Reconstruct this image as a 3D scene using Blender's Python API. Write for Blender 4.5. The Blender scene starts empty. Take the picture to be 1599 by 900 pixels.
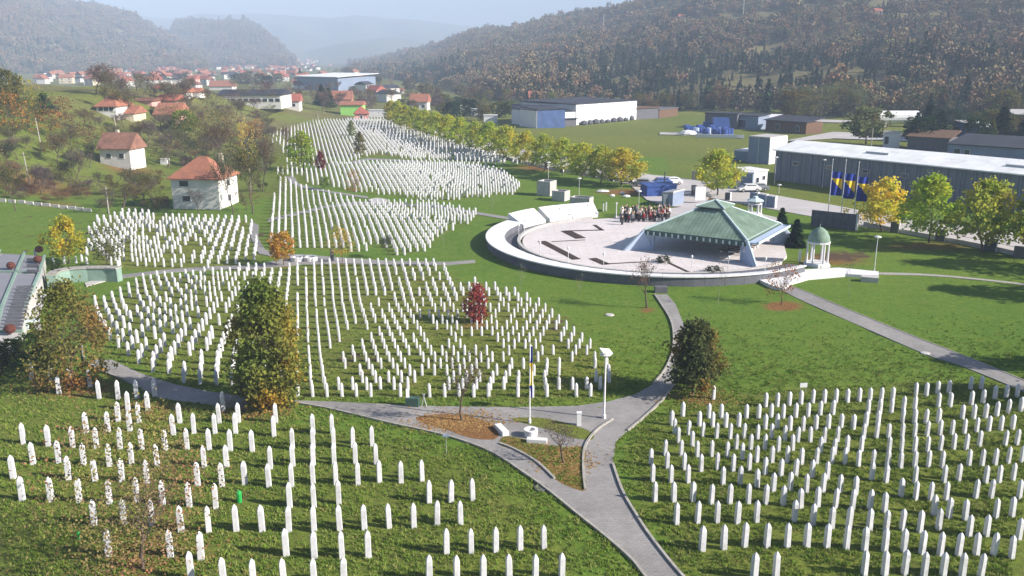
import bpy, bmesh, math, random
import numpy as np
from mathutils import Vector, Matrix
from mathutils.geometry import tessellate_polygon
random.seed(7); rng = np.random.default_rng(7)
SC = bpy.context.scene
COL = SC.collection
D = bpy.data

# ---------------------------------------------------------------- camera
F = 1346.0; PITCH = math.radians(15.0); H = 24.0
cd = D.cameras.new('camera'); cam = D.objects.new('camera', cd); COL.objects.link(cam)
cam.location = (0, 0, H); cam.rotation_euler = (math.radians(90) - PITCH, 0, 0)
cd.sensor_width = 36.0; cd.lens = 36.0 * F / 1599.0; cd.clip_start = 0.5; cd.clip_end = 30000
SC.camera = cam

# ---------------------------------------------------------------- world, sun, exposure
SUN_AZ = math.radians(106.5); SUN_EL = math.radians(28.0)
w = D.worlds.new('World'); SC.world = w; w.use_nodes = True
nt = w.node_tree; nt.nodes.clear()
sky = nt.nodes.new('ShaderNodeTexSky'); sky.sky_type = 'NISHITA'; sky.sun_disc = False
sky.sun_elevation = SUN_EL; sky.sun_rotation = SUN_AZ
sky.altitude = 400; sky.air_density = 1.0; sky.dust_density = 1.2; sky.ozone_density = 2.5
bgn = nt.nodes.new('ShaderNodeBackground'); bgn.inputs[1].default_value = 0.055
wo = nt.nodes.new('ShaderNodeOutputWorld')
nt.links.new(sky.outputs[0], bgn.inputs[0]); nt.links.new(bgn.outputs[0], wo.inputs[0])
sl = D.lights.new('sun', 'SUN'); sl.energy = 5.0; sl.angle = math.radians(0.6); sl.color = (1.0, 0.93, 0.83)
so = D.objects.new('sun', sl); COL.objects.link(so)
sd = Vector((math.sin(SUN_AZ) * math.cos(SUN_EL), math.cos(SUN_AZ) * math.cos(SUN_EL), math.sin(SUN_EL)))
so.rotation_euler = sd.to_track_quat('Z', 'Y').to_euler(); so.location = (60, -40, 80)
SC.view_settings.view_transform = 'Standard'; SC.view_settings.look = 'None'
SC.view_settings.gamma = 1.0; SC.view_settings.exposure = 1.33
SC.view_settings.use_curve_mapping = False
SC.cycles.max_bounces = 6; SC.cycles.diffuse_bounces = 2; SC.cycles.transparent_max_bounces = 8
SC.cycles.volume_bounces = 0; SC.cycles.use_denoising = True

# ---------------------------------------------------------------- pixel <-> world
CP, SP = math.cos(PITCH), math.sin(PITCH)
def ue(px, py):
    dx = (px - 799.5) / F; dy = (450.0 - py) / F
    yy = CP + dy * SP
    return dx / yy, (-SP + dy * CP) / yy
def G(px, py, z=0.0):
    u, e = ue(px, py); y = (z - H) / e
    return Vector((u * y, y, z))
def mpp(p):            # metres per photo pixel at a point
    return (p[1] * CP + (H - p[2]) * SP) / F
def proj(x, y, z):
    dep = y * CP + (H - z) * SP
    up = y * SP - (H - z) * CP
    return 799.5 + F * x / dep, 450.0 - F * up / dep

# ---------------------------------------------------------------- terrain
def fbm(x, y, scale, seed=0, octv=4):
    r = np.random.default_rng(seed); s = 0; a = 1.0; f = 1.0 / scale; tot = 0
    for o in range(octv):
        for k in range(4):
            th = r.uniform(0, 2 * np.pi); ph = r.uniform(0, 2 * np.pi); ff = f * r.uniform(.7, 1.4)
            s = s + a * np.sin((x * np.cos(th) + y * np.sin(th)) * ff * 6.283 + ph) * .5
        tot += a; a *= .5; f *= 2.1
    return s / tot
HILLS = {
 'right': dict(pts=[(440,140,2600,3300),(500,108,1500,2600),(560,94,1150,2500),(620,83,880,2200),(700,61,660,1900),(740,45,570,1750),(800,41,480,1600),
    (850,33,455,1500),(900,23,440,1450),(960,12,430,1400),(1000,2,420,1300),(1100,-22,400,1250),(1300,-55,370,1200),(1599,-90,340,1150),(2100,-140,310,1100),(2900,-200,300,1100)], tree=8),
 'left': dict(pts=[(-1300,-300,500,1500),(-500,-160,900,1900),(0,-45,1200,2300),(90,-2,1300,2400),(135,9,1350,2450),(205,23,1400,2600),(240,44,1400,2500),(275,64,1450,2300),
    (300,82,1450,2100),(330,102,1500,1900),(350,125,1500,1900)], tree=8),
 'second': dict(pts=[(235,125,1900,2700),(255,70,1900,2800),(270,46,1900,2900),(278,37,1900,2900),(312,34,1900,2900),(350,35,1900,2900),(385,37,1900,2900),(405,44,1900,2850),
    (430,62,1900,2700),(450,84,1900,2500),(466,100,1900,2400),(480,125,1900,2400)], tree=8),
 'far': dict(pts=[(-400,5,3600,5600),(100,18,3600,5600),(205,22,3600,5600),(240,30,3600,5600),(290,27,3600,5600),(345,20,3600,5600),(370,21,3600,5600),(400,24,3600,5600),(440,23,3600,5600),(480,27,3600,5600),
    (560,26,3600,5600),(600,28,3600,5600),(640,31,3600,5600),(680,35,3600,5600),(725,42,3600,5600),(800,52,3600,5600),(1100,60,3600,5600)], tree=0),
 'middle': dict(pts=[(330,110,2900,4000),(380,84,2900,4000),(430,70,2900,4000),(480,78,2900,4000),(540,66,2900,4000),(600,58,2900,4000),(660,66,2900,4000),(760,80,2900,4000),(900,80,2900,4000)], tree=0),
}
for hn, hd in HILLS.items():
    us, hs, bs, rs = [], [], [], []
    for (px, py, b, r) in hd['pts']:
        u, e = ue(px, py); us.append(u); hs.append(max(0.0, H + e * r - hd['tree'])); bs.append(b); rs.append(r)
    hd['a'] = [np.array(v, float) for v in (us, hs, bs, rs)]
def hill_parts(x, y, hn):
    us, hs, bs, rs = HILLS[hn]['a']
    yy = np.maximum(y, 1.0); u = x / yy
    h = np.interp(u, us, hs); b = np.interp(u, us, bs); r = np.interp(u, us, rs)
    t = (y - b) / (r - b)
    return h, np.where(y > 1, t, -1)
def sstep(t):
    t = np.clip(t, 0, 1); return t * t * (3 - 2 * t)
def T(x, y):
    x = np.asarray(x, float); y = np.asarray(y, float)
    z = np.zeros(np.broadcast(x, y).shape)
    k = sstep((-x - 76 + .06 * (y - 140)) / 62.0) * sstep((y - 118) / 50.0) * (1 - .9 * sstep((y - 250) / 260.0))
    z = z + k * (15 + 1.5 * fbm(x, y, 40, 5))
    for hn in HILLS:
        h, t = hill_parts(x, y, hn)
        tc = np.clip(t, 0, 1)
        prof = .5 * tc + .5 * sstep(tc)
        zz = h * np.where(t < 1, prof, 1 - .3 * np.clip((t - 1) * 1.2, 0, 1))
        zz = zz + (h * .10) * fbm(x, y, 420, 11) * np.clip(tc * (1.15 - tc) * 3, 0, 1) + 3.5 * fbm(x, y, 90, 12) * sstep(tc * 5) * np.clip(h / 60, 0, 1)
        z = np.maximum(z, np.where(t > 0, zz, 0))
    return z
def GT(px, py):        # first hit of a sight line with the terrain
    u, e = ue(px, py)
    ys = np.geomspace(20, 7000, 1500); zz = H + e * ys; tt = T(u * ys, ys)
    i = np.argmax(zz <= tt)
    if zz[i] > tt[i]: i = len(ys) - 1
    return Vector((u * ys[i], ys[i], float(tt[i])))
def at_dist(px, y):
    u, _ = ue(px, 100); x = u * y
    return Vector((x, y, float(T(x, y))))

# ---------------------------------------------------------------- object helpers
def tag(o, label=None, cat=None, group=None, kind=None):
    if label: o['label'] = label
    if cat: o['category'] = cat
    if group: o['group'] = group
    if kind: o['kind'] = kind
    return o
def empty(name, loc, rz=0.0, label=None, cat=None, group=None, scale=None):
    o = D.objects.new(name, None); COL.objects.link(o); o.location = loc; o.rotation_euler = (0, 0, rz)
    o.empty_display_size = 0.3
    if scale: o.scale = scale
    return tag(o, label, cat, group)
def obj(name, me, parent=None, loc=(0, 0, 0), rz=0.0, scale=None):
    o = D.objects.new(name, me); COL.objects.link(o); o.location = loc; o.rotation_euler = (0, 0, rz)
    if scale: o.scale = scale
    if parent: o.parent = parent
    return o
def copy_tree(o, parent=None):
    c = o.copy(); COL.objects.link(c)
    if parent: c.parent = parent
    for ch in o.children: copy_tree(ch, c)
    return c
class MB:
    def __init__(s): s.v = []; s.f = []; s.m = []
    def add(s, vs, fs, m=0):
        n = len(s.v); s.v += [tuple(v) for v in vs]; s.f += [tuple(n + i for i in f) for f in fs]; s.m += [m] * len(fs); return s
    def box(s, c, d, rz=0.0, m=0, taper=1.0):
        hx, hy, hz = d[0] / 2, d[1] / 2, d[2] / 2; ca, sa = math.cos(rz), math.sin(rz); vs = []
        for (a, b, e) in ((-1,-1,-1),(1,-1,-1),(1,1,-1),(-1,1,-1),(-1,-1,1),(1,-1,1),(1,1,1),(-1,1,1)):
            k = taper if e > 0 else 1.0; x, y = a * hx * k, b * hy * k
            vs.append((c[0] + x * ca - y * sa, c[1] + x * sa + y * ca, c[2] + e * hz))
        return s.add(vs, ((0,3,2,1),(4,5,6,7),(0,1,5,4),(1,2,6,5),(2,3,7,6),(3,0,4,7)), m)
    def tube(s, p0, p1, r0, r1, n=6, m=0, cap=True):
        p0, p1 = Vector(p0), Vector(p1); d = (p1 - p0)
        if d.length < 1e-6: return s
        d.normalize(); a = d.cross(Vector((0, 0, 1)) if abs(d.z) < .95 else Vector((1, 0, 0))).normalized(); b = d.cross(a)
        vs = []
        for (p, r) in ((p0, r0), (p1, r1)):
            for i in range(n):
                t = 2 * math.pi * i / n; vs.append(p + a * (r * math.cos(t)) + b * (r * math.sin(t)))
        fs = [(i, n + i, n + (i + 1) % n, (i + 1) % n) for i in range(n)]
        if cap: fs += [tuple(range(n)), tuple(range(2 * n - 1, n - 1, -1))]
        return s.add(vs, fs, m)
    def lathe(s, prof, n=12, c=(0, 0, 0), m=0):
        vs = []; fs = []
        for (r, z) in prof:
            for i in range(n):
                t = 2 * math.pi * i / n; vs.append((c[0] + r * math.cos(t), c[1] + r * math.sin(t), c[2] + z))
        for j in range(len(prof) - 1):
            for i in range(n):
                a = j * n + i; b = j * n + (i + 1) % n; fs.append((a, b, b + n, a + n))
        fs.append(tuple(range(n - 1, -1, -1))); fs.append(tuple((len(prof) - 1) * n + i for i in range(n)))
        return s.add(vs, fs, m)
    def prism(s, poly, z0, z1, m=0):
        n = len(poly)
        ar = sum(poly[i][0] * poly[(i+1) % n][1] - poly[(i+1) % n][0] * poly[i][1] for i in range(n))
        if ar < 0: poly = poly[::-1]
        vs = [(p[0], p[1], z0) for p in poly] + [(p[0], p[1], z1) for p in poly]
        tris = tessellate_polygon([[Vector((p[0], p[1], 0)) for p in poly]])
        fs = []
        for t in tris:
            a, b, c = (Vector(poly[i][:2]) for i in t)
            if (b - a).cross(c - a) < 0: t = (t[0], t[2], t[1])
            fs.append((t[0] + n, t[1] + n, t[2] + n)); fs.append((t[0], t[2], t[1]))
        fs += [(i, (i + 1) % n, n + (i + 1) % n, n + i) for i in range(n)]
        return s.add(vs, fs, m)
    def mesh(s, name, *mats, smooth=False):
        me = D.meshes.new(name); me.from_pydata(s.v, [], s.f)
        for m in mats: me.materials.append(m)
        if len(mats) > 1: me.polygons.foreach_set('material_index', s.m)
        if smooth: me.polygons.foreach_set('use_smooth', [True] * len(me.polygons))
        me.update(); return me
    def build(s, name, mat, parent=None, loc=(0, 0, 0), rz=0.0, smooth=False):
        mats = mat if isinstance(mat, (list, tuple)) else [mat]
        return obj(name, s.mesh(name, *mats, smooth=smooth), parent, loc, rz)

# ---------------------------------------------------------------- materials
def newmat(name):
    m = D.materials.new(name); m.use_nodes = True; n = m.node_tree; n.nodes.clear()
    out = n.nodes.new('ShaderNodeOutputMaterial'); return m, n, out
def N(n, t, **kw):
    x = n.nodes.new(t)
    for k, v in kw.items(): setattr(x, k, v)
    return x
def ramp(n, fac, stops):
    r = N(n, 'ShaderNodeValToRGB'); n.links.new(fac, r.inputs[0]); e = r.color_ramp.elements
    while len(e) < len(stops): e.new(0.5)
    for i, (p, c) in enumerate(stops): e[i].position = p; e[i].color = (*c, 1) if len(c) == 3 else c
    return r.outputs[0]
def noise(n, vec, scale, detail=4, rough=.55):
    t = N(n, 'ShaderNodeTexNoise'); t.inputs['Scale'].default_value = scale; t.inputs['Detail'].default_value = detail; t.inputs['Roughness'].default_value = rough
    if vec is not None: n.links.new(vec, t.inputs['Vector'])
    return t.outputs['Fac']
def mixc(n, fac, a, b, mode='MIX'):
    m = N(n, 'ShaderNodeMix', data_type='RGBA', blend_type=mode)
    for s, v in ((m.inputs[0], fac), (m.inputs[6], a), (m.inputs[7], b)):
        if isinstance(v, (int, float)): s.default_value = v
        elif isinstance(v, tuple): s.default_value = (*v, 1) if len(v) == 3 else v
        else: n.links.new(v, s)
    return m.outputs[2]
def bumpn(n, fac, strength, dist=.02):
    b = N(n, 'ShaderNodeBump'); b.inputs['Strength'].default_value = strength; b.inputs['Distance'].default_value = dist
    n.links.new(fac, b.inputs['Height']); return b.outputs[0]
def M(name, c, rough=.8, var=.18, scale=1.5, bump=.0, fine=None, c2=None, metal=0.0, coord='Object', spec=.3):
    m, n, out = newmat(name)
    tc = N(n, 'ShaderNodeTexCoord').outputs[coord]
    f1 = noise(n, tc, scale, 5)
    c2 = c2 or tuple(max(0, k * (1 - 2 * var)) for k in c)
    base = ramp(n, f1, [(.32, c2), (.68, c)])
    f2 = noise(n, tc, fine or scale * 9, 3)
    base = mixc(n, .5, base, ramp(n, f2, [(.3, tuple([.5 - var * .8] * 3)), (.7, tuple([.5 + var * .8] * 3))]), 'OVERLAY')
    b = N(n, 'ShaderNodeBsdfPrincipled'); n.links.new(base, b.inputs['Base Color']); b.inputs['Roughness'].default_value = rough
    b.inputs['Metallic'].default_value = metal; b.inputs['Specular IOR Level'].default_value = spec
    if bump: n.links.new(bumpn(n, f2, bump), b.inputs['Normal'])
    n.links.new(b.outputs[0], out.inputs[0]); return m
def striped(name, c, c2, period, axis='X', rough=.6, width=.12):   # corrugation / panel joints in object space
    m, n, out = newmat(name)
    tc = N(n, 'ShaderNodeTexCoord').outputs['Object']
    sp = N(n, 'ShaderNodeSeparateXYZ'); n.links.new(tc, sp.inputs[0])
    mu = N(n, 'ShaderNodeMath', operation='DIVIDE'); n.links.new(sp.outputs[axis], mu.inputs[0]); mu.inputs[1].default_value = period
    fr = N(n, 'ShaderNodeMath', operation='FRACT'); n.links.new(mu.outputs[0], fr.inputs[0])
    lt = N(n, 'ShaderNodeMath', operation='LESS_THAN'); n.links.new(fr.outputs[0], lt.inputs[0]); lt.inputs[1].default_value = width
    f1 = noise(n, tc, .35, 6, .65)
    base = ramp(n, f1, [(.3, tuple(k * .72 for k in c)), (.7, c)])
    col = mixc(n, lt.outputs[0], base, c2)
    b = N(n, 'ShaderNodeBsdfPrincipled'); n.links.new(col, b.inputs['Base Color']); b.inputs['Roughness'].default_value = rough
    n.links.new(bumpn(n, fr.outputs[0], .25, .05), b.inputs['Normal'])
    n.links.new(b.outputs[0], out.inputs[0]); return m

def ground_mat():
    m, n, out = newmat('grass_ground')
    geo = N(n, 'ShaderNodeNewGeometry').outputs['Position']
    at = N(n, 'ShaderNodeAttribute', attribute_name='zone'); sp = N(n, 'ShaderNodeSeparateColor'); n.links.new(at.outputs['Color'], sp.inputs[0])
    forest = at.outputs['Alpha']
    big = noise(n, geo, .05, 5, .6); mid = noise(n, geo, .55, 5, .65); fine = noise(n, geo, 7.0, 4, .7); tiny = noise(n, geo, 40.0, 2, .7)
    clump = noise(n, geo, 2.3, 4, .7)
    lawn = ramp(n, big, [(.3, (0.069, 0.140, 0.016)), (.55, (0.103, 0.189, 0.023)), (.75, (0.159, 0.213, 0.036))])
    lawn = mixc(n, .5, lawn, ramp(n, mid, [(.3, (0.058, 0.116, 0.018)), (.5, (0.117, 0.189, 0.026)), (.72, (0.207, 0.220, 0.046))]))
    lawn = mixc(n, .38, lawn, ramp(n, clump, [(.3, (0.048, 0.091, 0.016)), (.48, (0.097, 0.171, 0.023)), (.62, (0.179, 0.220, 0.039)), (.78, (0.276, 0.232, 0.078))]))
    # graveyard turf: yellow-green with bare brown streaks
    fieldc = ramp(n, mid, [(.33, (0.117, 0.071, 0.034)), (.40, (0.159, 0.120, 0.039)), (.50, (0.131, 0.152, 0.029)), (.64, (0.207, 0.213, 0.039)), (.8, (0.290, 0.244, 0.065))])
    fieldc = mixc(n, .55, fieldc, ramp(n, clump, [(.36, (0.103, 0.061, 0.034)), (.42, (0.138, 0.110, 0.039)), (.52, (0.117, 0.159, 0.026)), (.64, (0.235, 0.232, 0.046)), (.78, (0.331, 0.244, 0.104))]))
    c = mixc(n, sp.outputs[1], lawn, fieldc)
    vbig = noise(n, geo, .022, 3, .5)
    c = mixc(n, .55, c, ramp(n, vbig, [(.36, (.40, .46, .38)), (.5, (.5, .5, .5)), (.64, (.60, .55, .50))]), 'OVERLAY')
    # leaf litter, broken up by noise
    th = N(n, 'ShaderNodeMath', operation='ADD'); n.links.new(sp.outputs[0], th.inputs[0]); n.links.new(fine, th.inputs[1])
    litf = ramp(n, th.outputs[0], [(.78, (0, 0, 0)), (1.2, (1, 1, 1))])
    leafn = noise(n, geo, 11.0, 4, .8); lit = ramp(n, leafn, [(.3, (.07, .075, .02)), (.42, (.10, .05, .022)), (.52, (.24, .115, .045)), (.62, (.36, .20, .08)), (.72, (.12, .12, .03))])
    c = mixc(n, litf, c, lit)
    # meadow / bare soil
    th2 = N(n, 'ShaderNodeMath', operation='ADD'); n.links.new(sp.outputs[2], th2.inputs[0]); n.links.new(mid, th2.inputs[1])
    sf = ramp(n, th2.outputs[0], [(.85, (0, 0, 0)), (1.2, (1, 1, 1))])
    soil = ramp(n, fine, [(.3, (.06, .038, .026)), (.7, (.13, .085, .055))])
    c = mixc(n, sf, c, soil)
    ff = ramp(n, mid, [(.3, (.085, .07, .04)), (.5, (.13, .115, .05)), (.7, (.19, .155, .075))])
    c = mixc(n, forest, c, ff)
    c = mixc(n, .6, c, ramp(n, fine, [(.25, (.28, .28, .28)), (.75, (.72, .72, .72))]), 'OVERLAY')
    c = mixc(n, .45, c, ramp(n, tiny, [(.25, (.3, .3, .3)), (.75, (.7, .7, .7))]), 'OVERLAY')
    b = N(n, 'ShaderNodeBsdfPrincipled'); n.links.new(c, b.inputs['Base Color']); b.inputs['Roughness'].default_value = .95; b.inputs['Specular IOR Level'].default_value = .1
    ad = N(n, 'ShaderNodeMath', operation='ADD'); n.links.new(fine, ad.inputs[0]); n.links.new(tiny, ad.inputs[1])
    n.links.new(bumpn(n, ad.outputs[0], .8, .10), b.inputs['Normal'])
    n.links.new(b.outputs[0], out.inputs[0]); return m

def leaf_mat(name, warm=(1.45, .95, .5), cool=(.7, .95, .9), transl=.45, source='OBJECT', hue_noise=.35):
    # colour from the object's own colour, spread over neighbouring hues leaf by leaf
    m, n, out = newmat(name)
    oi = N(n, 'ShaderNodeObjectInfo')
    tc = N(n, 'ShaderNodeTexCoord').outputs['Object']
    f1 = noise(n, tc, hue_noise, 3); f2 = noise(n, tc, 4.0, 2)
    col = mixc(n, 1.0, oi.outputs['Color'], ramp(n, f1, [(.35, cool), (.5, (1, 1, 1)), (.68, warm)]), 'MULTIPLY')
    col = mixc(n, .7, col, ramp(n, f2, [(.3, (.3, .3, .3)), (.7, (.72, .72, .72))]), 'OVERLAY')
    d = N(n, 'ShaderNodeBsdfDiffuse'); t = N(n, 'ShaderNodeBsdfTranslucent'); mx = N(n, 'ShaderNodeMixShader'); mx.inputs[0].default_value = transl
    n.links.new(col, d.inputs[0]); n.links.new(col, t.inputs[0]); n.links.new(d.outputs[0], mx.inputs[1]); n.links.new(t.outputs[0], mx.inputs[2])
    n.links.new(mx.outputs[0], out.inputs[0]); return m

def forest_mat(name, stops, scale, conifer=False):
    # one wood, many trees: hue per tree, and stands of a kind drifting over the hillside
    m, n, out = newmat(name)
    oi = N(n, 'ShaderNodeObjectInfo'); geo = N(n, 'ShaderNodeNewGeometry').outputs['Position']
    big = noise(n, geo, scale, 3, .6)
    ad = N(n, 'ShaderNodeMath', operation='MULTIPLY_ADD'); n.links.new(oi.outputs['Random'], ad.inputs[0]); ad.inputs[1].default_value = .38
    sb = N(n, 'ShaderNodeMath', operation='SUBTRACT'); n.links.new(big, sb.inputs[0]); sb.inputs[1].default_value = .19
    n.links.new(sb.outputs[0], ad.inputs[2])
    col = ramp(n, ad.outputs[0], stops)
    fi = noise(n, geo, .6, 3)
    col = mixc(n, .45, col, ramp(n, fi, [(.3, (.3, .3, .3)), (.7, (.72, .72, .72))]), 'OVERLAY')
    d = N(n, 'ShaderNodeBsdfDiffuse'); n.links.new(col, d.inputs[0])
    n.links.new(d.outputs[0], out.inputs[0]); return m

def paver_mat(name, c1, c2, cm, w_, h_, mortar, stain=.35):
    m, n, out = newmat(name); geo = N(n, 'ShaderNodeNewGeometry').outputs['Position']
    br = N(n, 'ShaderNodeTexBrick'); n.links.new(geo, br.inputs['Vector']); br.inputs['Scale'].default_value = 1.0; br.inputs['Brick Width'].default_value = w_; br.inputs['Row Height'].default_value = h_
    br.inputs['Mortar Size'].default_value = mortar; br.inputs['Color1'].default_value = (*c1, 1); br.inputs['Color2'].default_value = (*c2, 1); br.inputs['Mortar'].default_value = (*cm, 1)
    s1 = noise(n, geo, .22, 5, .65); s2 = noise(n, geo, 2.5, 4, .7)
    c = mixc(n, stain, br.outputs['Color'], ramp(n, s1, [(.3, (.32, .32, .32)), (.7, (.66, .66, .66))]), 'OVERLAY')
    c = mixc(n, .4, c, ramp(n, s2, [(.3, (.34, .34, .34)), (.7, (.62, .62, .62))]), 'OVERLAY')
    b = N(n, 'ShaderNodeBsdfPrincipled'); n.links.new(c, b.inputs['Base Color']); b.inputs['Roughness'].default_value = .9
    n.links.new(bumpn(n, br.outputs['Fac'], -.3, .02), b.inputs['Normal']); n.links.new(b.outputs[0], out.inputs[0]); return m
MAT = {}
MAT['ground'] = ground_mat()
m_, n_, out_ = newmat('white_marble'); geo_ = N(n_, 'ShaderNodeNewGeometry').outputs['Position']
c_ = ramp(n_, noise(n_, geo_, .9, 4, .7), [(.28, (.40, .395, .40)), (.45, (.52, .52, .545)), (.7, (.61, .605, .63))])
c_ = mixc(n_, .5, c_, ramp(n_, noise(n_, geo_, 5.5, 4, .75), [(.3, (.33, .33, .32)), (.55, (.54, .54, .54)), (.75, (.6, .6, .6))]), 'OVERLAY')
b_ = N(n_, 'ShaderNodeBsdfPrincipled'); n_.links.new(c_, b_.inputs['Base Color']); b_.inputs['Roughness'].default_value = .55; n_.links.new(b_.outputs[0], out_.inputs[0]); MAT['stone'] = m_
MAT['paving'] = paver_mat('grey_paving', (.255, .240, .238), (.225, .213, .212), (.165, .157, .152), .30, .17, .014, .7)
MAT['kerb'] = M('pale_kerb', (.36, .34, .31), .9, .15, 2.0, .2)
MAT['road'] = M('pale_asphalt', (.46, .43, .43), .9, .08, .15, .1, fine=3.0)
MAT['plaza'] = paver_mat('pale_slabs', (.60, .55, .55), (.555, .51, .51), (.46, .43, .43), 2.4, 1.2, .04, .22)
MAT['white'] = M('white_paint', (.70, .69, .71), .6, .05, 1.0)
MAT['concrete'] = M('concrete', (.48, .46, .45), .85, .12, 1.0, .15)
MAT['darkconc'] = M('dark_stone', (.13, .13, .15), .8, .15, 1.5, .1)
MAT['soil'] = M('planting_soil', (.055, .035, .028), .95, .25, 2.0, .4)
MAT['greenpatina'] = M('green_copper', (.21, .30, .235), .8, .2, .6, .05, fine=5.0)
MAT['greenroof'] = striped('green_copper_seams', (.23, .38, .28), (.15, .27, .20), .55, 'X', .6, .1)
MAT['palebeam'] = M('pale_beam', (.50, .60, .62), .6, .06, 1.0)
MAT['darkgreen'] = M('dark_green_fascia', (.05, .10, .08), .6, .1, 1.0)
MAT['metal'] = M('grey_metal', (.45, .46, .48), .45, .05, 2.0, metal=.3)
MAT['pole'] = M('weathered_pole', (.42, .39, .36), .85, .15, 1.0)
MAT['darkmetal'] = M('dark_metal', (.06, .06, .07), .5, .1, 2.0)
MAT['glass'] = M('window_glass', (.035, .045, .06), .12, .1, .7, spec=.6)
MAT['bark'] = M('bark', (.13, .095, .075), .95, .25, 3.0, .5, c2=(.06, .045, .035))
MAT['palebark'] = M('pale_bark', (.34, .31, .28), .95, .2, 3.0, .4)
MAT['leaf'] = leaf_mat('autumn_leaves', warm=(1.28, .98, .6), cool=(.78, 1.0, .85))
MAT['needle'] = leaf_mat('conifer_needles', warm=(1.3, 1.1, .8), cool=(.75, .9, 1.1), transl=.15)
MAT['rooftile'] = M('orange_roof_tiles', (.36, .145, .085), .85, .22, .8, .5, fine=6.0, c2=(.23, .10, .07))
MAT['rooftile_red'] = M('red_roof_tiles', (.38, .125, .09), .85, .18, .8, .5, fine=6.0)
MAT['rooftile_brown'] = M('brown_roof_tiles', (.20, .09, .06), .85, .22, .8, .5, fine=6.0)
MAT['render_white'] = M('white_render', (.66, .64, .62), .9, .08, .7, .1)
MAT['render_pink'] = M('pink_render', (.60, .33, .30), .9, .08, .7, .1)
MAT['render_green'] = M('lime_render', (.34, .70, .16), .9, .06, .7, .1)
MAT['render_cream'] = M('cream_render', (.58, .50, .38), .9, .08, .7, .1)
MAT['darkroof'] = M('dark_roof', (.045, .045, .06), .7, .2, .3, .1)
MAT['whiteroof'] = striped('white_metal_roof', (.90, .90, .90), (.74, .74, .76), 1.1, 'X', .5, .07)
MAT['corrugated'] = striped('blue_grey_corrugated', (.17, .19, .235), (.11, .125, .16), 1.4, 'X', .6, .25)
MAT['whitepanel'] = striped('white_wall_panels', (.82, .81, .82), (.45, .45, .50), 4.2, 'X', .6, .05)
MAT['bluewall'] = M('blue_facade', (.09, .15, .34), .6, .15, .4)
MAT['bluetarp'] = M('blue_tarpaulin', (.035, .085, .32), .5, .2, .8, .5)
MAT['bluegrey'] = M('blue_grey_wall', (.22, .27, .38), .7, .1, .4)
MAT['flagblue'] = M('flag_blue', (.012, .035, .28), .8, .06, 2.0)
MAT['flagyellow'] = M('flag_yellow', (.82, .56, .03), .8, .05, 2.0)
MAT['rubber'] = M('black_rubber', (.02, .02, .02), .8, .1, 3.0)
MAT['wood'] = M('brown_timber', (.16, .09, .055), .9, .2, 2.0, .3)
# ---------------------------------------------------------------- image traces (photo pixels)
def inpoly(px, py, poly):
    px = np.asarray(px, float); py = np.asarray(py, float); ins = np.zeros(px.shape, bool); n = len(poly)
    for i in range(n):
        x1, y1 = poly[i]; x2, y2 = poly[(i + 1) % n]
        if y1 == y2: continue
        c = ((y1 > py) != (y2 > py)) & (px < (x2 - x1) * (py - y1) / (y2 - y1) + x1)
        ins ^= c
    return ins
FIELD_MID = [(136,505),(150,470),(176,470),(205,446),(215,437),(300,430),(340,426),(380,422),(430,418),(500,413),(640,411),(690,415),(714,440),(750,446),(790,455),(848,478),(880,503),(930,546),(962,582),(958,600),(930,624),(845,629),(690,624),(580,620),(455,621),(400,613),(340,605),(285,603),(245,585),(205,568),(188,545),(150,515)]
FIELD_UPLEFT = [(137,362),(155,344),(178,338),(205,334),(260,340),(300,343),(345,342),(392,344),(403,372),(402,405),(372,414),(330,420),(285,424),(255,423),(205,421),(150,412),(136,398)]
FIELD_A = [(419,392),(416,372),(419,348),(432,338),(470,332),(510,322),(560,317),(600,319),(680,321),(748,335),(742,345),(715,355),(680,375),(664,396),(635,398),(622,399),(590,385),(560,380),(580,394),(540,392),(505,392),(470,390),(440,388)]
FIELD_A2 = [(417,338),(425,318),(432,300),(437,284),(444,280),(465,292),(500,303),(540,311),(565,316),(510,320),(470,329),(440,336)]
FIELD_B = [(470,268),(500,262),(560,257),(620,256),(700,256),(745,258),(790,272),(815,296),(800,306),(760,308),(715,312),(690,316),(660,314),(620,306),(575,303),(520,294),(474,286)]
FIELD_B0 = [(432,272),(438,262),(460,262),(466,268),(463,276),(452,276),(445,274),(436,275)]
FIELD_C = [(403,206),(402,196),(420,193),(480,191),(540,188),(570,187),(600,187),(625,193),(660,203),(700,216),(735,228),(770,243),(790,256),(760,256),(700,252),(640,250),(610,245),(590,240),(565,246),(545,257),(500,262),(470,262),(448,262),(440,240),(425,225)]
FIELD_C2 = [(630,192),(650,196),(680,206),(720,220),(760,235),(790,246),(815,255),(800,258),(765,247),(720,232),(675,215),(640,202)]
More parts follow.
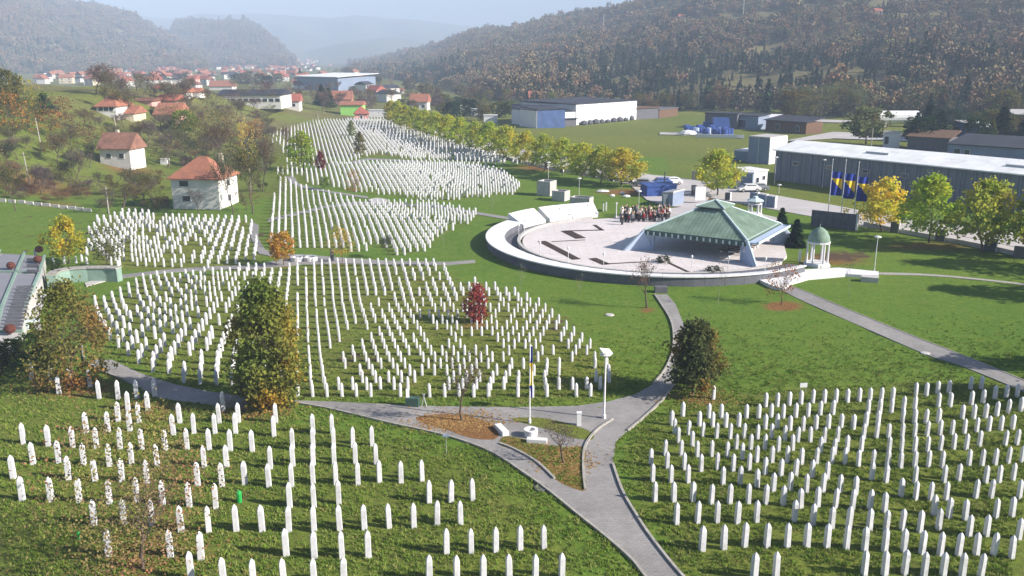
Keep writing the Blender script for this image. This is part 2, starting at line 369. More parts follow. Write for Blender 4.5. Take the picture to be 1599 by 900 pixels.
LROWS = [  # left lawn, far to near: base points read off the photograph
 [(50,592),(80.5,596),(110,600),(141,604)],
 [(92.5,615),(155,622.5),(184.5,622.5),(214,622),(242,619),(349,641)],
 [(200,640.5),(231,640.5),(431,660)],
 [(185,658),(217,659),(281,659.5),(342.5,660),(372.5,659.5)],
 [(135,674.5),(169,674),(203,672.5),(271,678),(303,676),(336,677),(368,676),(428,681),(489,677),(519,677)],
 [(37,692.5),(76,695.5),(114,698),(151,700),(188,700),(222,701),(259,702),(292.5,701),(327,702),(360,703),(394,704.5),(457,701),(489,699),(521,698),(551,698),(581,695.5)],
 [(52,724),(92.5,722),(131,726),(171,727),(206,725),(246,727),(319,729.5),(354,729),(422.5,730.5),(457.5,727),(489,725),(522,725),(555,722.5),(587,724.5)],
 [(21,746),(107.5,747.5),(149,751),(191,751),(230,754),(309,757),(347,758),(382.5,755),(420,760),(455.5,759),(489,755),(524.5,756),(559,756),(592.5,752.5),(626,753),(659,750.5)],
 [(35,780.5),(80,782),(124,783),(171,786),(215,782.5),(255,787.5),(296,790.5),(337,792.5),(452.5,791),(490.5,791),(529,786),(670,784),(704,783),(738,780)],
 [(147.5,819.5),(194,818),(237.5,819),(283,829),(326,830),(369,827.5),(409.5,828),(451,829.5),(490.5,829),(530.5,827),(569,826),(607.5,823),(646,822.5),(682.5,818),(719,817.5)],
 [(170,867),(267,869),(314,872.5),(447.5,867),(491,871),(534,870),(575,869),(697,864),(735.5,863),(774,860.5),(812,857),(849,855.5)],
 [(299,905),(350,914),(396,917),(444,917),(491,916),(537,914),(670,908),(713,908),(754.5,906),(795,905),(836,904),(877,902)],
]
def tl(ox, oy, s, *pts): return [(ox + a / s, oy + b / s) for a, b in pts]
A_ = lambda *p: tl(1000, 590, 7.965, *p)
B_ = lambda *p: tl(1200, 590, 7.965, *p)
C_ = lambda *p: tl(1399, 590, 7.965, *p)
D_ = lambda *p: tl(1000, 690, 7.965, *p)
E_ = lambda *p: tl(1200, 690, 7.965, *p)
F_ = lambda *p: tl(1399, 690, 7.965, *p)
H_ = lambda *p: tl(1399, 787, 7.965, *p)
RROWS = [
 A_((905,262)),
 A_((1555,355)) + B_((105,355),(255,340),(400,325),(548,308),(690,308),(835,300),(978,303),(1125,290),(1260,290),(1400,285),(1540,282)) + C_((245,220),(375,222),(515,200),(655,190),(925,140),(1058,135)),
 A_((525,475),(848,495),(1003,498),(1315,502),(1468,502)) + B_((30,495),(180,500),(335,490),(488,485),(640,462),(797,452),(1235,445),(1380,437),(1525,435)) + C_((90,400),(230,400),(525,358),(670,355),(935,330),(1080,310),(1228,260),(1370,245),(1503,240)),
 A_((388,585),(730,595),(895,603),(1057,610),(1220,612),(1548,632)) + B_((105,625),(265,650),(428,655),(585,640),(740,628),(900,625),(1050,635),(1207,600),(1358,592)) + C_((80,555),(228,565),(370,565),(525,555),(820,510),(963,505),(1108,495),(1250,470),(1395,438),(1550,410)),
 A_((425,690),(600,715),(773,730),(945,745),(1115,750),(1288,750),(1455,765)) + B_((35,750),(200,775),(360,795),(520,795),(690,800),(855,790),(1180,755),(1340,745),(1490,752)) + C_((75,745),(230,735),(385,720),(545,705),(695,705),(850,695),(1000,675),(1150,655),(1300,650),(1445,638)),
 A_((470,800),(645,850),(1190,890),(1370,890),(1545,890)) + E_((120,120),(300,100),(645,130),(815,150),(975,110),(1150,115),(1495,130)) + F_((65,130),(230,120),(390,125),(548,105),(715,85),(870,90),(1035,50),(1355,45),(1500,30)),
 D_((305,165),(505,170),(705,180),(885,175),(1080,190),(1265,210),(1445,245)) + E_((40,250),(230,250),(408,275),(595,270),(785,262),(945,275),(1115,305),(1300,295),(1475,310)) + F_((55,325),(230,315),(403,310),(570,315),(905,295),(1070,288),(1232,278),(1395,258),(1560,245)),
 D_((130,285),(330,325),(545,340),(752,360),(955,338),(1150,358),(1350,345),(1548,400)) + E_((152,422),(335,420),(538,435),(725,460),(1280,465),(1460,500)) + F_((235,510),(595,500),(775,480),(1113,505),(1280,500),(1455,473)),
 D_((150,490),(378,500),(592,500),(1025,528),(1237,520),(1447,560)) + E_((55,610),(265,600),(468,625),(675,615),(885,630),(1080,650)) + F_((60,678),(240,715),(425,725),(620,725),(990,690),(1180,690),(1530,695)),
 D_((180,735),(413,740),(650,735),(880,768),(1110,765),(1340,760),(1555,770)) + E_((180,785),(395,820),(608,800),(830,815),(1040,835),(1255,830),(1440,870)) + H_((470,130),(655,165),(855,190),(1240,170),(1440,150)),
 [(1056,818),(1089,815.5),(1119.5,815),(1151,816),(1181,814),(1240,813),(1269,819),(1298,824.5),(1325,824),(1357,827),(1383,829),(1408.5,827),(1436,830),(1465,826),(1512.6,836.5),(1539.6,836.5),(1590,841.5)],
 [(1096,859),(1129.7,856.5),(1162.5,852.8),(1197,853.5),(1229,853.5),(1259.5,852.7),(1290.7,854),(1321,856.6),(1350,859),(1381,860.5),(1411,861),(1439,864),(1467.5,866),(1496,867),(1524,866),(1551,866),(1579,871)],
 [(1177,903),(1211,901),(1349,897),(1381,897.5),(1412,896),(1442.5,899),(1472,899),(1502,900),(1531,900)],
]
HOLE = []
# ---------------------------------------------------------------- ground
LITTER = [(112,605,75,16,.75),(230,860,150,60,.42),(240,740,110,50,.30),(400,640,70,16,.6),(722,655,70,14,.85),(700,665,60,10,.7),(885,718,45,18,.55),(1222,478,32,8,.9),(1010,484,18,6,.6),(1095,622,55,14,.5),
 (745,508,30,8,.55),(445,412,26,8,.6),(120,425,40,7,.5),(1300,405,75,14,.55),(1450,385,140,12,.45),(860,262,80,7,.6),(980,300,60,7,.6),(60,300,75,14,.5),(90,320,60,10,.4),(390,255,25,9,.5),(200,270,60,10,.5),(30,545,40,14,.4),(535,410,25,6,.5),
 (1110,310,60,6,.5),(230,640,60,16,.45)]
SOILP = [(560,560,110,20,.42),(620,470,90,20,.28),(700,560,60,25,.3),(870,510,60,30,.42),(1420,640,120,30,.30),(1560,690,60,30,.3),(385,770,26,12,.55),(460,880,22,8,.45),(1310,400,70,12,.6),(60,300,70,13,.2),(845,761,10,5,.9),(300,215,40,14,.4),(700,440,60,14,.3)]
def build_ground():
    ys = np.concatenate([np.linspace(-90, 18, 20), np.arange(20, 180, 1.15), 180 * np.power(1.0145, np.arange(0, 243))])
    vs = np.linspace(-1.35, 1.35, 430)
    Y, V = np.meshgrid(ys, vs, indexing='ij'); X = V * (Y + 120)
    Z = T(X, Y)
    Z = Z + np.where((Y < 175) & (Y > 15) & (Z < .5), .03 * fbm(X, Y, 9, 21, 3), 0)
    Z = Z - .035
    nY, nX = Y.shape
    me = D.meshes.new('ground')
    co = np.stack([X, Y, Z], -1).reshape(-1, 3).astype(np.float32)
    idx = np.arange(nY * nX).reshape(nY, nX)
    q = np.stack([idx[:-1, :-1], idx[:-1, 1:], idx[1:, 1:], idx[1:, :-1]], -1).reshape(-1, 4)
    me.vertices.add(len(co)); me.vertices.foreach_set('co', co.ravel())
    me.loops.add(q.size); me.loops.foreach_set('vertex_index', q.ravel().astype(np.int32))
    me.polygons.add(len(q)); me.polygons.foreach_set('loop_start', np.arange(0, q.size, 4, dtype=np.int32))
    me.polygons.foreach_set('use_smooth', np.ones(len(q), bool)); me.update(calc_edges=True)
    PX, PY = proj(X, np.maximum(Y, 21), 0.0)
    nz = fbm(X, Y, 6, 31, 3)
    lit = np.zeros(X.shape); soil = np.zeros(X.shape); fld = np.zeros(X.shape)
    for (a, b, rx, ry, s) in LITTER: lit = np.maximum(lit, s * np.exp(-(((PX - a) / rx) ** 2 + ((PY - b) / ry) ** 2)) )
    for (a, b, rx, ry, s) in SOILP: soil = np.maximum(soil, s * np.exp(-(((PX - a) / rx) ** 2 + ((PY - b) / ry) ** 2)))
    JX, JY = PX + 6 * nz, PY + 3 * nz
    for poly, s in ((FIELD_MID, .75), (FIELD_UPLEFT, .7), (FIELD_A, .35), (FIELD_A2, .4), (FIELD_B, .45), (FIELD_C, .5)):
        fld = np.maximum(fld, s * inpoly(JX, JY, poly))
    near = (PY > 585)
    leftf = near & inpoly(JX, JY, [(-80,570),(150,600),(330,640),(480,660),(640,690),(760,735),(880,850),(940,960),(-200,1400)])
    rightf = near & inpoly(JX, JY, [(1040,640),(1200,612),(1500,590),(1700,590),(1900,1200),(1120,960),(1010,800),(985,690)])
    fld = np.maximum(fld, np.where(leftf, .62, 0)); fld = np.maximum(fld, np.where(rightf, .6, 0))
    far = np.zeros(X.shape)
    hl = np.zeros(X.shape)
    for hn in HILLS:
        h, t = hill_parts(X, Y, hn); hl = np.maximum(hl, np.where(h > 2, sstep(t * 14), 0))
    fld = np.maximum(fld, np.where((Y > 150) & (X < -.24 * Y), .55, 0)); fld = np.maximum(fld, np.where(Y > 215, .8, np.where((X > .18 * Y) & (Y > 140), .6, 0)))
    soil = np.maximum(soil, np.where((X < -.26 * Y) & (Y > 105), .22 + .2 * nz, 0)); soil = np.maximum(soil, np.where(Y > 420, .15, 0))
    hl = np.maximum(hl, .75 * sstep((Y - 190) / 80) * sstep((-X / np.maximum(Y, 1) + .02) / .12) * np.clip(.55 + .9 * fbm(X, Y, 60, 77, 3), .15, 1))
    colr = np.stack([lit, fld, soil, hl], -1).reshape(-1, 4).astype(np.float32)
    a = me.color_attributes.new('zone', 'FLOAT_COLOR', 'POINT'); a.data.foreach_set('color', colr.ravel())
    me.materials.append(MAT['ground'])
    o = obj('ground', me); tag(o, 'green and brown autumn ground of the memorial valley', kind='structure')
build_ground()

def smooth_line(pts, closed=False, step=4, k=2):
    # Catmull-Rom through the traced points
    P = [Vector((a, b)) for a, b in pts]; n = len(P); out = []
    rngi = range(n) if closed else range(n - 1)
    for i in rngi:
        p0 = P[(i - 1) % n] if closed or i > 0 else P[i]; p1 = P[i]; p2 = P[(i + 1) % n]
        p3 = P[(i + 2) % n] if closed or i + 2 < n else P[(i + 1) % n]
        m = max(2, int((p2 - p1).length / step)); m = min(m, 14)
        for j in range(m):
            t = j / m
            out.append(.5 * ((2 * p1) + (p2 - p0) * t + (2 * p0 - 5 * p1 + 4 * p2 - p3) * t * t + (3 * p1 - p0 - 3 * p2 + p3) * t ** 3))
    if not closed: out.append(P[-1])
    return [(p.x, p.y) for p in out]
SHEETZ = [0.0]
def sheet(name, pts_px, mat, label, z=None, smooth=False, thick=.10, kind='structure', cat=None, line=True):
    if z is None: SHEETZ[0] += .004; z = SHEETZ[0]
    pts = smooth_line(pts_px, True) if smooth else pts_px
    P = [G(a, b, z) for a, b in pts]
    o = MB().prism([(p.x, p.y) for p in P], z - thick, z).build(name, mat)
    tag(o, label, cat, kind=kind); return o
def kerb(pts_px, wd=.14, z0=-.05, z1=.10, name='kerb', mat=None, label=None, smooth=True):
    pts = smooth_line(pts_px) if smooth else pts_px
    P = [G(a, b, 0) for a, b in pts]; mb = MB(); n = len(P)
    L, R = [], []
    for i, p in enumerate(P):
        d = (P[min(i + 1, n - 1)] - P[max(i - 1, 0)]); d.z = 0
        if d.length < 1e-6: d = Vector((1, 0, 0))
        d.normalize(); s = Vector((-d.y, d.x, 0)) * wd / 2; L.append(p + s); R.append(p - s)
    vs = []
    for a, b in zip(L, R): vs += [(a.x, a.y, z0), (b.x, b.y, z0), (b.x, b.y, z1), (a.x, a.y, z1)]
    fs = []
    for i in range(n - 1):
        k = 4 * i
        for j in range(4): fs.append((k + j, k + (j + 1) % 4, k + 4 + (j + 1) % 4, k + 4 + j))
    fs += [(0, 3, 2, 1), (4 * n - 4, 4 * n - 3, 4 * n - 2, 4 * n - 1)]
    mb.add(vs, fs); o = mb.build(name, mat or MAT['kerb'])
    bm = bmesh.new(); bm.from_mesh(o.data); bmesh.ops.recalc_face_normals(bm, faces=bm.faces); bm.to_mesh(o.data); bm.free()
    tag(o, label or 'pale stone kerb along the path', kind='structure'); return o

PV = MAT['paving']
# the forking path
main_left = [(1006,899),(987,875),(950,842),(900,802),(857,767),(815,737),(770,708),(720,688),(672,675),(612,662),(550,647),(500,636),(447,627)]
main_right = [(1066,902),(1050,882),(1015,837),(992,802),(972,767),(957,725),(962,682),(980,672),(1017,645),(1037,622)]
upperL = [(190,589),(150,574),(135,566),(150,561),(175,561),(217,582),(272,600),(330,612),(400,622),(447,626),(520,627),(600,631),(662,634),(737,635),(800,636),(850,635),(900,634),(950,627),(992,616)]
sheet('path', main_left[::-1][4:] [:0] + [(1140,1080),(1060,965),(1006,899),(987,875),(950,842),(900,802),(857,767),(815,737),(770,708),(720,688),(672,675),(612,662),(550,647),(500,636),(447,628),(400,642),(312,630),(250,622),(190,592),(150,576),(133,566),(150,561),(175,562),(217,582),(272,600),(330,612),(400,621),(447,625),(520,627),(600,631),(662,634),(737,635),(800,636),(850,635),(900,634),(950,627),(992,616),(1020,600),(1038,578),(1049,553),(1052,525),(1047,500),(1032,475),(1022,460),(1042,460),(1055,475),(1065,500),(1072,517),(1070,550),(1060,590),(1037,622),(1010,650),(980,672),(962,688),(957,725),(972,767),(992,802),(1015,837),(1050,882),(1088,925),(1150,1000),(1235,1080)], PV, 'grey paved footpath forking between the grave fields')
GR = MAT['ground']
def lawn(name, pts, label, ch=(0.2, .3, 0.1, 0)):
    o = sheet(name, smooth_line(pts, True), GR, label)
    a = o.data.color_attributes.new('zone', 'FLOAT_COLOR', 'POINT')
    a.data.foreach_set('color', np.tile(np.array(ch, np.float32), len(o.data.vertices)))
    return o
lawn('grass_island', [(913,700),(912,735),(915,765),(893,762),(866,748),(838,722),(805,703),(780,695),(786,682),(810,684),(850,694),(880,698)], 'leaf-strewn grass wedge inside the path fork', (.42, .7, .1, 0))
lawn('litter_bed', [(650,652),(690,647),(730,650),(762,660),(778,676),(772,686),(735,684),(700,672),(665,662)], 'patch of fallen orange leaves under the bare tree', (.75, .5, .1, 0))
lawn('grass_patch', [(798,654),(830,652),(860,655),(905,667),(925,677),(925,686),(895,684),(860,672),(825,663)], 'small worn grass patch behind the round white well', (.1, .8, .2, 0))
kerb([(1140,1080),(1060,965),(1006,899),(987,875),(950,842),(900,802),(857,767),(815,737),(770,708),(720,688),(672,675),(612,662),(550,647),(500,636),(447,628)], label='pale kerb on the left edge of the footpath')
kerb([(1235,1080),(1150,1000),(1088,925),(1050,882),(1015,837),(992,802),(972,767),(957,725)], label='broken pale kerb on the right edge of the footpath')
kerb([(980,673),(1008,650),(1037,622),(1057,595)], label='pale kerb beside the single tree at the path fork')
kerb([(914,765),(911,735),(913,700),(930,674),(957,655)], label='curved kerb on the left of the fork')
kerb([(866,748),(838,722),(805,703),(780,693)], label='kerb along the grass wedge')
kerb([(1020,600),(1038,578),(1049,553),(1052,525),(1047,500),(1032,475),(1022,460)], label='thin kerb on the left of the path up to the plaza')
kerb([(190,592),(150,576),(133,564),(128,540)], label='kerb under the brown tree at the left')
sheet('path', smooth_line([(1213,447),(1240,449),(1325,484),(1425,525),(1525,564),(1600,595),(1680,628),(1860,715),(1860,745),(1680,650),(1600,612),(1500,571),(1450,555),(1350,512),(1250,468)], True), PV, 'straight grey path running diagonally across the right lawn')
kerb([(1213,447),(1240,449),(1325,484),(1425,525),(1525,564),(1600,595),(1680,628)], wd=.1, z1=.06, label='thin kerb on the upper edge of the diagonal path')
sheet('path', smooth_line([(1372,425.5),(1450,428),(1540,436),(1640,448),(1640,450.5),(1540,438.5),(1450,430.8),(1372,428.5)], True), MAT['kerb'], 'thin pale path curving along the top of the right lawn')
sheet('path', [(190,429),(260,421),(330,416),(400,414),(470,397),(530,402),(600,407),(700,409),(742,406),(742,410),(700,414),(600,413),(530,411),(470,413),(400,420),(330,421),(260,426),(190,434)], PV, 'narrow path between the middle and upper grave fields')
sheet('path', [(392,345),(404,352),(403,372),(414,390),(440,396),(470,398),(460,402),(430,402),(404,396),(392,372),(390,356)], PV, 'small curved path beside the upper left grave field')
sheet('path', [(418,342),(440,337),(470,330),(510,321),(560,315),(585,316),(620,318),(680,320),(745,331),(800,340),(800,344),(745,335),(680,323),(620,321),(585,319),(560,319),(510,324),(470,334),(440,341),(418,346)], PV, 'thin path curving through the far grave fields')
sheet('path', [(447,275),(460,277),(466,286),(474,290),(520,299),(575,307),(575,310),(520,302),(470,293),(452,285)], PV, 'tiny path at the head of the grave field')
sheet('path', [(548,252),(575,247),(620,249),(680,253),(740,257),(740,258.6),(680,255),(620,252),(575,250),(552,256)], PV, 'faint pale path crossing the far grave field')
sheet('paving', smooth_line([(575,312),(590,309),(605,312),(600,317),(585,318)], True), MAT['concrete'], 'small round rest place in the far grave fields', z=.05)
sheet('road', [(1700,412),(1599,398),(1500,381),(1425,367),(1340,352),(1300,344),(1240,333),(1180,322),(1100,307),(1040,297),(985,288),(900,272),(850,263),(800,251),(740,234),(690,217),(640,199),(610,187.5),(600,182),(604,181),(616,184.5),(650,193),(700,206),(760,221),(830,236),(900,249),(960,262),(1000,270),(1040,277),(1085,282),(1140,289),(1200,303),(1240,310),(1300,320),(1350,330),(1420,340),(1500,351),(1599,366),(1700,382)], MAT['road'], 'pale asphalt road behind the avenue and fence')
sheet('forecourt', [(985,290),(1000,272),(1040,275),(1110,285),(1110,300),(1100,325),(1045,322),(1010,312)], MAT['road'], 'pale parking area beside the road with blue covered vehicles', z=.105)
sheet('terrace', [(960,338),(1010,330),(1075,322),(1130,322),(1215,340),(1225,372),(1215,400),(1150,400)], MAT['road'], 'pale paved ground behind and around the green roofed pavilion', z=.11)
# meadow strips and farm tracks far away
sheet('track', [(1030,207),(1090,206),(1160,212),(1160,216),(1090,211),(1030,210)], MAT['road'], 'pale dirt track beside the blue covered stacks', z=.2)
sheet('yard', [(1145,183),(1330,188),(1330,192),(1145,187)], MAT['road'], 'pale yard strip at the foot of the forested hill', z=.3)
sheet('yard', [(1220,221),(1300,206),(1460,212),(1599,224),(1599,232),(1460,222),(1300,216)], MAT['road'], 'pale yard behind the long white roof', z=.24)
sheet('path', smooth_line([(50,495),(53,478),(58,466),(76,456),(100,446),(100,452),(84,459),(70,470),(66,484),(62,500),(66,515),(58,515)], True), MAT['concrete'], 'pale curved path behind the brown tree at the left')
sheet('path', [(132,442),(150,436),(190,427),(190,432),(160,440),(135,447)], MAT['concrete'], 'pale strip of paving beside the low green wall')

# ---------------------------------------------------------------- headstones
def stone_mesh(name, w=.27, seed=0):
    # unit height, square shaft with eased corners and a pointed, gently bulging head
    r = random.Random(seed); prof = [(0, 1.0), (.03, 1.0), (.78, .95), (.84, .86), (.895, .66), (.95, .36), (1.0, .02)]
    mb = MB(); vs = []; c = .16
    ring = [(-1 + c, -1), (1 - c, -1), (1, -1 + c), (1, 1 - c), (1 - c, 1), (-1 + c, 1), (-1, 1 - c), (-1, -1 + c)]
    for (z, k) in prof: vs += [(a * k * w / 2, b * k * w / 2, z) for a, b in ring]
    fs = [(j * 8 + i, j * 8 + (i + 1) % 8, j * 8 + 8 + (i + 1) % 8, j * 8 + 8 + i) for j in range(len(prof) - 1) for i in range(8)]
    m = len(prof) - 1; fs += [tuple(m * 8 + i for i in range(8))]
    mb.add(vs, fs); return mb.mesh(name, MAT['stone'])
STONES = [stone_mesh('headstone', .205, 1), stone_mesh('headstone', .215, 2), stone_mesh('headstone', .195, 3)]
HEAD_RZ = math.radians(13)
def h_left(x, y): return np.interp(y, [590, 604, 622, 700, 782, 828, 870, 916], [26.5, 27.5, 29, 33, 37.5, 40, 42.5, 45]) - max(0, x - 450) * .013
def h_right(x, y): return np.interp(y, [605, 634, 712, 751, 818, 857, 900], [20, 21.8, 25, 28, 34, 38, 41]) - max(0, x - 1150) * .011 * max(0, (y - 700) / 200)
def h_mid(x, y):
    a = np.interp(y, [418, 434, 480, 521, 568, 600, 620], [12, 13, 13.6, 14.6, 16.4, 19.4, 21.5])
    b = np.interp(y, [430, 470, 520, 566, 600], [13, 16, 20, 22.5, 23])
    return a + (b - a) * float(np.clip((430 - x) / 100, 0, 1))
def h_world(px, py, hpx):
    _, e0 = ue(px, py); y = -H / e0; _, e1 = ue(px, py - hpx); return H + e1 * y
stones = []   # (px, py, height_px, kind, row, nth)
for side, rows, hf in (('left', LROWS, h_left), ('right', RROWS, h_right)):
    for ri, row in enumerate(rows):
        row = sorted(row)
        for k, (a, b) in enumerate(row):
            stones.append((a, b, float(hf(a, b)), side, len(rows) - ri, k + 1, len(row)))
more = [(66,420,14.5),(56,402,13),(84,413,13),(101,412,14),(119,411,11),(128,408,11),(136,413,12),(185,419,13)]
def gen(poly, x0, sp, ystep, hf, y0, y1, tilt=lambda x: 0.0, keep=.9, shift=0.0, solid=lambda x, y: 1.0, slopes=None):
    out = []; y = y1; r = random.Random(int(y0)); j = 0
    while y > y0:
        s = sp(y)
        for i in range(-45, 60):
            x = x0(y) if callable(x0) else x0
            x = x + (i + shift * (j % 2)) * s; yy = y + tilt(x)
            s2 = sp(yy)
            x = (x0(yy) if callable(x0) else x0) + (i + shift * (j % 2)) * s2
            if inpoly(np.array([x]), np.array([yy]), poly)[0] and r.random() < keep * solid(x, yy):
                jj = min(1, (yy - 170) / 260); out.append((x + r.gauss(0, .25 * jj), yy + r.gauss(0, .3 * jj), float(hf(x, yy) if hf is h_mid else hf(yy))))
        y -= ystep(y); j += 1
    return out
ip = lambda xs, ys: (lambda v: float(np.interp(v, xs, ys)))
sp_mid = ip([411, 480, 507, 568, 601, 620], [12.4, 14.0, 15.2, 18.0, 20.6, 23.0])
sp_ml = ip([411, 430, 450, 470, 516, 531, 566, 603], [12.4, 13.2, 15, 17, 21.2, 22.5, 24.8, 25.4])
holes = [(675,600,8,14),(530,590,15,16),(525,560,10,20),(470,545,14,18),(590,478,20,14),(560,525,18,16),(735,540,14,14),(810,560,16,10),(360,500,18,12),(395,520,20,16),(260,460,8,6),(850,565,26,10),(900,585,25,14),(860,540,14,10),(655,450,10,10),(780,500,12,8)]
def solid_mid(x, y):
    for (a, b, rx, ry) in holes:
        if ((x - a) / rx) ** 2 + ((y - b) / ry) ** 2 < 1: return .12
    return 1.0 if x < 640 else .9
right_poly = [(min(max(a, 452), 2000), b) for a, b in FIELD_MID]; left_poly = [(min(a, 452), b) for a, b in FIELD_MID]
mid = gen(right_poly, 465, sp_mid, ip([420, 470, 520, 570, 620], [7.2, 8.3, 9.6, 10.6, 11.2]), h_mid, 410, 619, keep=.93, solid=solid_mid)
mid += gen(left_poly, 465 - 0, sp_ml, ip([420, 470, 520, 570, 620], [7.0, 8.6, 10.0, 10.6, 11.0]), h_mid, 380, 612, tilt=lambda x: -.10 * max(0, 330 - x), keep=.90, solid=solid_mid)
upl = gen(FIELD_UPLEFT, ip([340, 420], [447, 452]), ip([340, 420], [10.2, 14.2]), ip([340, 420], [5.6, 7.4]), ip([340, 348, 423], [11.5, 12, 14]), 330, 425, tilt=lambda x: -.03 * (300 - x), keep=.86,
          solid=lambda x, y: .15 if ((x - 300) / 16) ** 2 + ((y - 392) / 9) ** 2 < 1 or ((x - 225) / 9) ** 2 + ((y - 368) / 5) ** 2 < 1 else 1)
fa = gen(FIELD_A, 446, ip([320, 345, 398], [8.9, 10.0, 11.6]), ip([320, 398], [4.4, 5.8]), ip([315, 345, 398], [10, 11.6, 13.4]), 312, 398, keep=.97)
fa += gen(FIELD_A2, 446, ip([280, 320, 345], [7.6, 8.9, 10.0]), ip([280, 340], [4.0, 5.0]), ip([280, 340], [9, 10.5]), 278, 339, keep=.97)
fb = gen(FIELD_B, 449, ip([255, 270, 305, 316], [6.9, 7.4, 8.4, 8.8]), ip([255, 316], [3.1, 4.2]), ip([255, 270, 310], [7.8, 8.6, 10.2]), 254, 316, keep=.98)
fb += gen(FIELD_B0, 449, ip([255, 270, 305, 316], [6.9, 7.4, 8.4, 8.8]), ip([255, 316], [3.5, 4.8]), ip([255, 270, 310], [7.6, 8.2, 9.8]), 254, 280, keep=.98)
fc = gen(FIELD_C, 455, ip([187, 195, 214, 262], [4.6, 4.9, 5.6, 7.1]), ip([187, 200, 262], [1.8, 2.1, 3.1]), ip([187, 195, 265], [4.6, 5.2, 8.0]), 186, 262, keep=.98, solid=lambda x, y: .25 if (x < 452 and y > 214) else 1)
fc += gen(FIELD_C2, 455, ip([187, 195, 214, 262], [4.6, 4.9, 5.6, 7.1]), ip([187, 200, 262], [2.2, 2.6, 3.9]), ip([187, 195, 265], [4.2, 4.7, 7.0]), 190, 260, keep=.8)
TREE_CLEAR = [(420,630,9),(722,657,6),(610,402,4),(553,308,4),(475,264,4)]
rest = more + mid + upl + fa + fb + fc
rest = [s for s in rest if all(abs(s[0] - a) > c or abs(s[1] - b) > c for a, b, c in TREE_CLEAR)]
cands = [(s[2], s) for s in stones] + [(s[2], s) for s in rest]
stones.sort(key=lambda s: -s[2]); named = stones[:298]; spill = stones[298:]
ordn = lambda k: '%d%s' % (k, 'th' if 10 <= k % 100 <= 20 else {1: 'st', 2: 'nd', 3: 'rd'}.get(k % 10, 'th'))
for (a, b, hp, side, row, k, nrow) in named:
    p = G(a, b, 0); hh = h_world(a, b, hp); r = random.Random(int(a * 13 + b * 7))
    o = obj('headstone', r.choice(STONES), None, (p.x, p.y, -.03), HEAD_RZ + r.gauss(0, .035), (hh, hh, hh + .03))
    o.rotation_euler[0] = r.gauss(0, .012); o.rotation_euler[1] = r.gauss(0, .012)
    if nrow == 1: lb = 'lone white pointed headstone behind the %s lawn rows, row %d from the front' % (side, row)
    else:
        kk = ordn(k) + ' from left' if k <= (nrow + 1) // 2 else (ordn(nrow - k + 1) + ' from right')
        rr = 'front row' if row == 1 else ordn(row) + ' row from front'
        lb = 'white pointed headstone, %s in %s of the near %s lawn' % (kk.replace('1st from', 'first from'), rr, side)
    tag(o, lb, 'headstone', 'white headstones of the near %s lawn' % side)
def stone_mass(lst, name, label):
    base = STONES[0]; nv = len(base.vertices); co = np.empty(nv * 3); base.vertices.foreach_get('co', co); co = co.reshape(-1, 3)
    faces = [tuple(p.vertices) for p in base.polygons]; quads = np.array([f for f in faces if len(f) == 4]); caps = [f for f in faces if len(f) != 4]
    V = []; r = np.random.default_rng(3); fq = []; 
    for i, s in enumerate(lst):
        p = G(s[0], s[1], 0); hh = h_world(*s[:3]); t = HEAD_RZ + r.normal(0, .02); ca, sa = math.cos(t), math.sin(t); sc = r.uniform(.92, 1.06) * (1.12 if s[2] > 13.5 else 1.34 if s[2] > 9.5 else 1.62)
        lx, ly = r.normal(0, .008, 2)
        X = (co[:, 0] * ca - co[:, 1] * sa) * hh * sc + p.x + co[:, 2] * lx; Yv = (co[:, 0] * sa + co[:, 1] * ca) * hh * sc + p.y + co[:, 2] * ly
        V.append(np.stack([X, Yv, co[:, 2] * (hh + .03) - .03], -1)); fq.append(quads + i * nv)
    V = np.concatenate(V).astype(np.float32); Q = np.concatenate(fq).reshape(-1, 4)
    me = D.meshes.new(name); me.vertices.add(len(V)); me.vertices.foreach_set('co', V.ravel())
    me.loops.add(Q.size); me.loops.foreach_set('vertex_index', Q.ravel().astype(np.int32))
    me.polygons.add(len(Q)); me.polygons.foreach_set('loop_start', np.arange(0, Q.size, 4, dtype=np.int32)); me.update(calc_edges=True)
    me.materials.append(MAT['stone']); o = obj(name, me); tag(o, label, 'headstones', kind='stuff'); return o
stone_mass([(s[0], s[1], s[2]) for s in spill] + rest, 'headstones', 'thousands of small white headstones in the middle and far grave fields')
print('stones', len(named), len(spill), len(rest))
